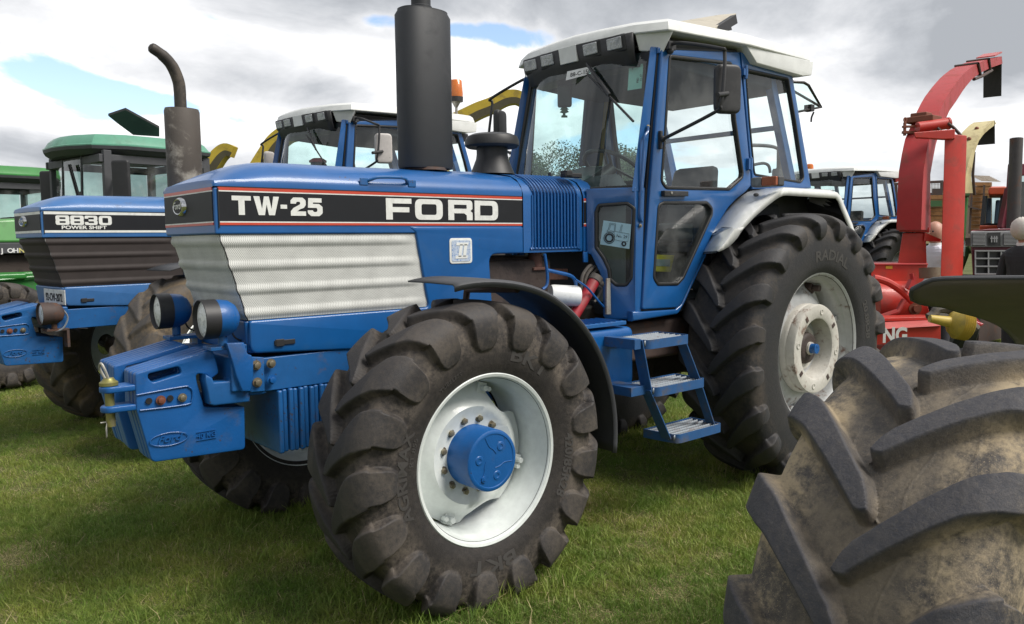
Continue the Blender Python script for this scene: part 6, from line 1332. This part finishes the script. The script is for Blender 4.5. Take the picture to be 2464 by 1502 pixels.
for x in (2120, 2150, 2172): e.add(*(lambda s: (s.v, s.f))(slab([(x, 895), (x+14, 895), (x+14, 962), (x, 962)], D-.03, .02, 'C')))
e.add(*(lambda s: (s.v, s.f))(slab([(2112, 915), (2192, 912), (2192, 924), (2112, 927)], D-.032, .02, 'C'))); O2('emblem', e, GREYP, IHT)
O2('grille_field', slab([(1950, 1045), (2480, 1045), (2480, 1320), (1950, 1320)], D-.01, .03, 'C'), BLACK, IHT)
for x in (1958, 2095, 2228, 2360): O2('grille_bar', slab([(x-8, 1045), (x+8, 1045), (x+8, 1300), (x-8, 1300)], D-.05, .04, 'C'), GREYP, IHT)
for y in (1050, 1130, 1212, 1292): O2('grille_bar', slab([(1950, y-7), (2480, y-7), (2480, y+7), (1950, y+7)], D-.054, .04, 'C'), GREYP, IHT)
O2('cab_frame', MB().bar(wp(2300, 820, 11.2, 'C'), wp(2345, 150, 11.2, 'C'), .10).bar(wp(2220, 815, 11.2, 'C'), wp(2300, 400, 11.2, 'C'), .07).bar(wp(2330, 215, 11.2, 'C'), wp(2560, 200, 11.2, 'C'), .16), MAROON, IHT, bev=.01)
O2('exhaust_stack', MB().cyl(wp(2350, 820, 10.9, 'C'), wp(2385, -120, 10.9, 'C'), .08, n=20), mat('dark_stack', (.05, .045, .045), .6, dirt=RUST, damt=.5, dscale=6), IHT)
O2('cab_body', slab([(2400, 330), (2560, 330), (2560, 830), (2390, 830)], 11.6, 1.2, 'C'), ENG, IHT)
O2('windscreen', MB().add([wp(2395, 215, 11.3, 'C'), wp(2560, 215, 11.3, 'C'), wp(2560, 820, 11.3, 'C'), wp(2395, 820, 11.3, 'C')], [(0, 1, 2, 3)]), GLD, IHT)
O2('front_weights', slab([(1930, 1322), (2480, 1322), (2480, 1500), (1930, 1500)], D-.1, .5, 'C'), MAROON, IHT)
for sd in (-1, 1):
    O2('front_tyre', MB().lathe([(.25, -.13), (.42, -.15), (.48, -.10), (.48, .10), (.42, .15), (.25, .13)], gp(2430, 600, 10.9)+R0v*sd*.75+Vector((0, 0, .48)), R0v, 32), BLACK, IHT)
RT5 = thing('tractor', 'orange-red cabbed tractor between the board trailer and the maroon tractor', 'tractor', gp(2370, 600, 12.5), 0)
O2('cab_roof', slab([(2110, 380), (2285, 378), (2290, 440), (2270, 470), (2095, 470), (2090, 420)], 12.4, 1.2, 'C'), mat('orange_red_paint', (.50, .07, .02), .5, dirt=(.2, .05, .03), damt=.4, dscale=5), RT5, bev=.03)
O2('cab_frame', MB().bar(wp(2030, 780, 12.4, 'C'), wp(2060, 480, 12.4, 'C'), .05).bar(wp(2215, 780, 12.4, 'C'), wp(2250, 480, 12.4, 'C'), .06).bar(wp(2030, 785, 12.4, 'C'), wp(2250, 785, 12.4, 'C'), .06), BLACK, RT5)
O2('windscreen', MB().add([wp(2065, 475, 12.45, 'C'), wp(2255, 475, 12.45, 'C'), wp(2220, 785, 12.45, 'C'), wp(2030, 785, 12.45, 'C')], [(0, 1, 2, 3)]), GLD, RT5)
O2('cab_seat', slab([(2080, 500), (2130, 500), (2120, 780), (2060, 780)], 12.9, .3, 'C').add(*(lambda s: (s.v, s.f))(slab([(2170, 520), (2220, 520), (2190, 780), (2150, 780)], 12.9, .3, 'C'))), mat('blue_grey_cloth', (.05, .07, .12), .8), RT5, bev=.02)
O2('bonnet', slab([(2000, 785), (2200, 785), (2200, 830), (2000, 840)], 12.0, .8, 'C'), mat('orange_red_paint', (.5, .07, .02), .5), RT5, bev=.02)
O2('chassis', slab([(1960, 840), (2240, 835), (2240, 1250), (1960, 1250)], 12.1, 1.8, 'C'), IRON, RT5, bev=.03)
# ------------------------------------------------------------------ yellow spouts of machines further back
def yellow_spout(label, D, crop, pts, ws, cap=None, under=True):
    T = thing('forage_harvester', label, 'harvester', gp(*uv_(crop, *pts[0]), D), 0, None)
    C_ = spl([wp(a, b, D, crop) for a, b in pts], 5); n_ = len(C_); rows = []
    for i, p in enumerate(C_):
        t = (C_[min(i+1, n_-1)]-C_[max(i-1, 0)]).normalized(); nn = F0v.cross(t).normalized(); nn = nn if nn.z > 0 else -nn; w = ws[0]+(ws[1]-ws[0])*i/(n_-1)
        rows.append([p+nn*w*.5-F0v*.11, p+nn*w*.5+F0v*.11, p-nn*w*.5+F0v*.11, p-nn*w*.5-F0v*.11, p+nn*w*.5-F0v*.11])
    mb = MB().grid(rows); mb.add(rows[0][:4], [(0, 1, 2, 3)]).add(rows[-1][:4], [(0, 1, 2, 3)]); O2('spout', mb, YEL, T)
    rows2 = [[r[0]-Vector((0, 0, .03))-F0v*.006+(r[3]-r[0])*.42, r[3]-F0v*.006] for r in rows]; O2('spout_lining', MB().grid(rows2), mat('dark_olive_steel', (.07, .06, .03), .7), T)
    b = C_[0]; O2('machine_body', MB().box((b.x, b.y, 1.0), (2.2, 1.6, 1.5)), GREEN_D, T, bev=.1); O2('spout_tower', MB().cyl((b.x, b.y, 1.6), b, .14, n=16), YEL, T)
    for dx in (-.8, .8):
        for dy in (-.9, .9): O2('wheel', MB().lathe([(.0005, -.2), (.4, -.2), (.6, -.16), (.6, .16), (.4, .2), (.0005, .2)], (b.x+dx, b.y+dy, .6), (0, 1, 0), 24), BLACK, T)
    return T
Y1 = yellow_spout('yellow harvester spout arching out right of the older blue cab', 14.0, 'A', [(1900, 900), (2150, 790), (2330, 700), (2480, 640), (2640, 560), (2760, 545), (2840, 580)], (.30, .22))
Y2 = yellow_spout('mottled yellow harvester spout rising left of the older blue cab', 13.0, 'A', [(-250, 1500), (-80, 1220), (0, 1090), (80, 1010), (165, 960), (260, 940)], (.32, .26))
Y3 = yellow_spout('short dark and yellow spout tip between the green roof and the near bonnet', 13.0, '00', [(1420, 1330), (1530, 1200), (1590, 1120), (1640, 1085), (1690, 1100)], (.26, .18))
# ------------------------------------------------------------------ people
def person(loc, rz, label, shirt, hair, bald, trousers, lean=.0, arm=0.):
    T = thing('person', label, 'person', loc, rz)
    V = [(0, 0, .95), (0, 0, 1.12), (0, 0, 1.30), (0, 0, 1.44), (0, .0, 1.52)]; Rd = [(.155, .115), (.15, .11), (.18, .12), (.15, .10), (.062, .062)]; E = [(0, 1), (1, 2), (2, 3), (3, 4)]
    for sd in (-1, 1):
        o = len(V); V += [(sd*.09, 0, .88), (sd*.10, .01, .50), (sd*.10, .02, .10), (sd*.105, -.10, .045)]; Rd += [(.085, .09), (.06, .06), (.045, .045), (.045, .035)]; E += [(0, o), (o, o+1), (o+1, o+2), (o+2, o+3)]
        o = len(V); V += [(sd*.19, 0, 1.40), (sd*.24, .02, 1.14), (sd*.23, -.10-arm, .92+arm), (sd*.22, -.14-arm, .84+arm)]; Rd += [(.062, .062), (.045, .045), (.034, .034), (.04, .022)]; E += [(3, o), (o, o+1), (o+1, o+2), (o+2, o+3)]
    me = bpy.data.meshes.new('body'); me.from_pydata(V, E, []); b = bpy.data.objects.new('body', me); COL.objects.link(b); b.parent = T
    md = b.modifiers.new('skin', 'SKIN'); 
    for i, r in enumerate(Rd): me.skin_vertices[0].data[i].radius = r
    me.skin_vertices[0].data[0].use_root = True
    b.modifiers.new('smooth', 'SUBSURF').levels = 2; b.modifiers['smooth'].render_levels = 2; me.materials.append(shirt)
    obj('trousers', MB().tube([(-.10, .02, .06), (-.10, .01, .5), (-.08, 0, .98)], [.06, .078, .115], 12).tube([(.10, .02, .06), (.10, .01, .5), (.08, 0, .98)], [.06, .078, .115], 12), trousers, T)
    hd = MB().sphere((0, -.015, 1.645), .105, (.86, 1.0, 1.18), 14); hd.sphere((0, -.118, 1.635), .017, (.8, 1, 1.4), 6).sphere((-.091, .0, 1.64), .022, (.5, 1, 1.4), 6).sphere((.091, 0, 1.64), .022, (.5, 1, 1.4), 6).cyl((0, .005, 1.46), (0, -.005, 1.60), .052)
    obj('head', hd, SKIN, T)
    for sd in (-1, 1): obj('eye', MB().sphere((sd*.033, -.105, 1.66), .011, n=6), INK, T)
    obj('nose', MB().hexa([(-.016, -.105, 1.605), (.016, -.105, 1.605), (.016, -.128, 1.61), (-.016, -.128, 1.61)], [(-.008, -.095, 1.665), (.008, -.095, 1.665), (.008, -.105, 1.665), (-.008, -.105, 1.665)]), SKIN, T, bev=.004)
    obj('mouth', MB().box((0, -.112, 1.585), (.045, .008, .008)), REDRUST, T)
    hr = MB().sphere((0, .040 if not bald else .022, 1.672 if not bald else 1.63), .116 if not bald else .108, (.90, .84 if not bald else .93, 1.0 if not bald else .62), 12); rg_ = np.random.default_rng(3); hr.v = [tuple(Vector(v)+Vector(rg_.normal(0, .0028 if not bald else .0, 3))) for v in hr.v]; obj('hair', hr, hair, T, ang=80)
    obj('collar', MB().lathe([(.058, 1.49), (.07, 1.50), (.066, 1.535), (.055, 1.53)], (0, 0, 0), (0, 0, 1), 20), PWHITE, T)
    return T
SKIN = mat('skin', (.48, .25, .18), .5, dirt=(.45, .18, .13), damt=.4, dscale=14); HAIRW = mat('white_hair', (.60, .57, .52), .8, bump=.5, bscale=80)
SHW = mat('white_cotton', (.68, .69, .76), .8, bump=.2, bscale=14); SHN = mat('dark_jacket', (.028, .032, .038), .8, bump=.2, bscale=14); TRO = mat('dark_trousers', (.03, .03, .04), .8)
p = gp(2252, 560, 8.8); person(p, -YAW+R_(-60), 'bald man in a white shirt standing behind the red harvester post', SHW, SKIN, True, TRO)
p = gp(2466, 560, 8.0); person(p, -YAW+R_(110), 'white haired man in a dark jacket at the right edge', SHN, HAIRW, False, TRO)
p = gp(2312, 560, 9.6); o = thing('drinks_bottle', 'clear plastic drinks bottle held up beside the man in white', 'bottle', wp(1820, 1000, 9.4, 'C'), 0)
obj('bottle_body', MB().lathe([(.0005, -.12), (.03, -.12), (.032, -.1), (.032, .04), (.012, .08), (.012, .10)], (0, 0, 0), (0, 0, 1), 14), glass('bottle_plastic', (.8, .9, .9), .2), o); obj('bottle_cap', MB().cyl((0, 0, .10), (0, 0, .12), .014), YEL, o)
# ------------------------------------------------------------------ muddy wheel and mudguard close at the right
FW = thing('parked_tractor', 'dusty ridged front wheel of a tractor close at the lower right, under its mudguard', 'tractor', (-.04, -2.895, .66), 0)
CT, CTP = tyre('close_tyre', RUB_G, .70, .52, .36, .050, 16, 1900, 320, .064, .084, .10, .5, 1.06, .017, 46, bars=True, arc=(-.35, 2.2, .72))
obj('tyre', CT, None, FW, raw=True).rotation_euler = (0, .235, 0)
for sd in (-1, 1): front_rim(FW, SILVER, sd > 0, False) if sd > 0 else None
obj('rim', MB().lathe([(.37, -.20), (.36, -.17), (.34, -.12), (.335, .12), (.36, .17), (.37, .20)], n=64), SILVER, FW)
obj('hub', MB().lathe([(.0005, -.16), (.12, -.16), (.13, -.14), (.13, .3), (.0005, .3)], n=32), IRON, FW)
mgf = [(.33, -2.60, 1.462), (.42, -2.56, 1.425), (.52, -2.56, 1.403), (.66, -2.56, 1.388), (.80, -2.56, 1.362), (1.06, -2.56, 1.315), (1.28, -2.56, 1.255), (1.46, -2.56, 1.15), (1.58, -2.56, .95)]
mgt = [(.33, -2.60, 1.462), (.33, -2.64, 1.485), (.33, -2.69, 1.497), (.42, -2.85, 1.500), (.46, -3.00, 1.502), (.47, -3.3, 1.502)]
ff = resample(spl(mgf, 4), 26); tt = resample(spl(mgt, 4), 22); nr_ = [(.47+dx, -3.3, 1.502+dz) for dx, dz in ((0, 0), (.15, -.02), (.3, -.07), (.5, -.16), (.7, -.30), (.82, -.48), (.88, -.7))]; nn_ = resample(nr_, 26)
P = []
for i in range(22):      # skin between the rounded front lip and the outer edge
    k = i/21; row = []
    for j in range(26):
        m_ = j/25; L0 = Vector(tt[i]); A_ = Vector(ff[j]); B_ = Vector(nn_[j]); A0_ = Vector(ff[0]); B0_ = Vector(nn_[0]); kk = min(1, max(0, (A0_.y-L0.y)/(A0_.y-B0_.y)))
        base_ = A_.lerp(B_, kk); corr = L0-A0_.lerp(B0_, kk); p = base_+corr*(1-m_)**2; row.append((p.x+.04, p.y+2.895, p.z-.66))
    P.append(row)
g = obj('mudguard', MB().grid(P), mat('dusty_black_mudguard', (.17, .15, .13), .75, dirt=(.26, .22, .17), damt=.5, dscale=5), FW, ang=50); g.modifiers.new('sheet', 'SOLIDIFY').thickness = .006
ed = P[0][::-1]+[P[i][0] for i in range(1, 22)]
obj('mudguard_edge', MB().tube(ed, .007, 8), BLACK_G, FW)
# ------------------------------------------------------------------ trees and the far hedge
LEAF = mat('tree_leaves', (.045, .075, .022), .7, dirt=(.10, .12, .04), damt=.7, dscale=1.2); BARK = mat('bark', (.08, .065, .05), .9)
def tree(u, vt, D, rad, label, seed):
    g0 = gp(u, 560, D); top = wp(u, vt, D).z; T = thing('tree', label, 'tree', g0, 0, 'trees beyond the show field'); r = np.random.default_rng(seed)
    obj('trunk', MB().tube([(0, 0, 0), (.1, 0, top*.35), (.0, .1, top*.75)], [.28, .2, .08], 10), BARK, T)
    br = MB(); cl = []
    for k in range(16):
        a = r.uniform(0, 6.28); q = r.uniform(.35, 1.); z = top*r.uniform(.45, .92); p = Vector((math.cos(a)*rad*q*(1.1-z/top*.5), math.sin(a)*rad*q*(1.1-z/top*.5), z)); cl.append(p); br.tube([(0, 0, z*.6), p*.6+Vector((0, 0, z*.25)), p], [.09, .05, .02], 5)
    cl += [Vector((0, 0, top*.93)), Vector((rad*.25, 0, top*.88))]; obj('limbs', br, BARK, T)
    n = 24000; C = r.integers(0, len(cl), n); dirs = r.normal(0, 1, (n, 3)); dirs /= np.linalg.norm(dirs, axis=1)[:, None]; rr = rad*.42*r.uniform(.1, 1.0, n)**.5
    cen = np.array([tuple(cl[i]) for i in C])+dirs*rr[:, None]*np.array([1, 1, .75]); nb = r.normal(0, 1, (n, 3)); t1 = np.cross(nb, r.normal(0, 1, (n, 3))); t1 /= np.linalg.norm(t1, axis=1)[:, None]; t2 = np.cross(nb/np.linalg.norm(nb, axis=1)[:, None], t1); s_ = r.uniform(.04, .11, n)[:, None]
    V = np.stack([cen-t1*s_, cen-t2*s_*.6, cen+t1*s_, cen+t2*s_*.6], 1).reshape(-1, 3); me = bpy.data.meshes.new('crown'); me.from_pydata(V.tolist(), [], [(4*i, 4*i+1, 4*i+2, 4*i+3) for i in range(n)])
    obj('crown', me, LEAF, T, raw=True)
tree(1262, 372, 62, 3.4, 'leafy tree seen just left of the near cab windscreen', 3)
tree(1440, 352, 60, 4.6, 'largest leafy tree, seen through the near cab windscreen', 5)
tree(1520, 372, 66, 3.6, 'leafy tree seen behind the steering wheel of the near tractor', 8)
def hedge():
    r = np.random.default_rng(11); n = 26000; ang = r.uniform(-1.3, 1.5, n); D = 80+r.normal(0, 1.5, n); h = 1.7+.5*np.sin(ang*23)+.35*np.sin(ang*57)
    z = r.uniform(0, 1, n)*h; x = CAMC.x+np.sin(YAW+ang)*D; y = CAMC.y+np.cos(YAW+ang)*D; cen = np.stack([x, y, z], 1); t1 = r.normal(0, 1, (n, 3)); t1 /= np.linalg.norm(t1, axis=1)[:, None]; t2 = np.cross(t1, r.normal(0, 1, (n, 3))); t2 /= np.linalg.norm(t2, axis=1)[:, None]; s_ = r.uniform(.15, .4, n)[:, None]
    V = np.stack([cen-t1*s_, cen-t2*s_, cen+t1*s_, cen+t2*s_], 1).reshape(-1, 3); me = bpy.data.meshes.new('hedge'); me.from_pydata(V.tolist(), [], [(4*i, 4*i+1, 4*i+2, 4*i+3) for i in range(n)])
    o = obj('hedge', me, LEAF, None, raw=True); tag(o, 'low dark hedge running along the far edge of the field', 'hedge'); o['kind'] = 'stuff'
hedge()
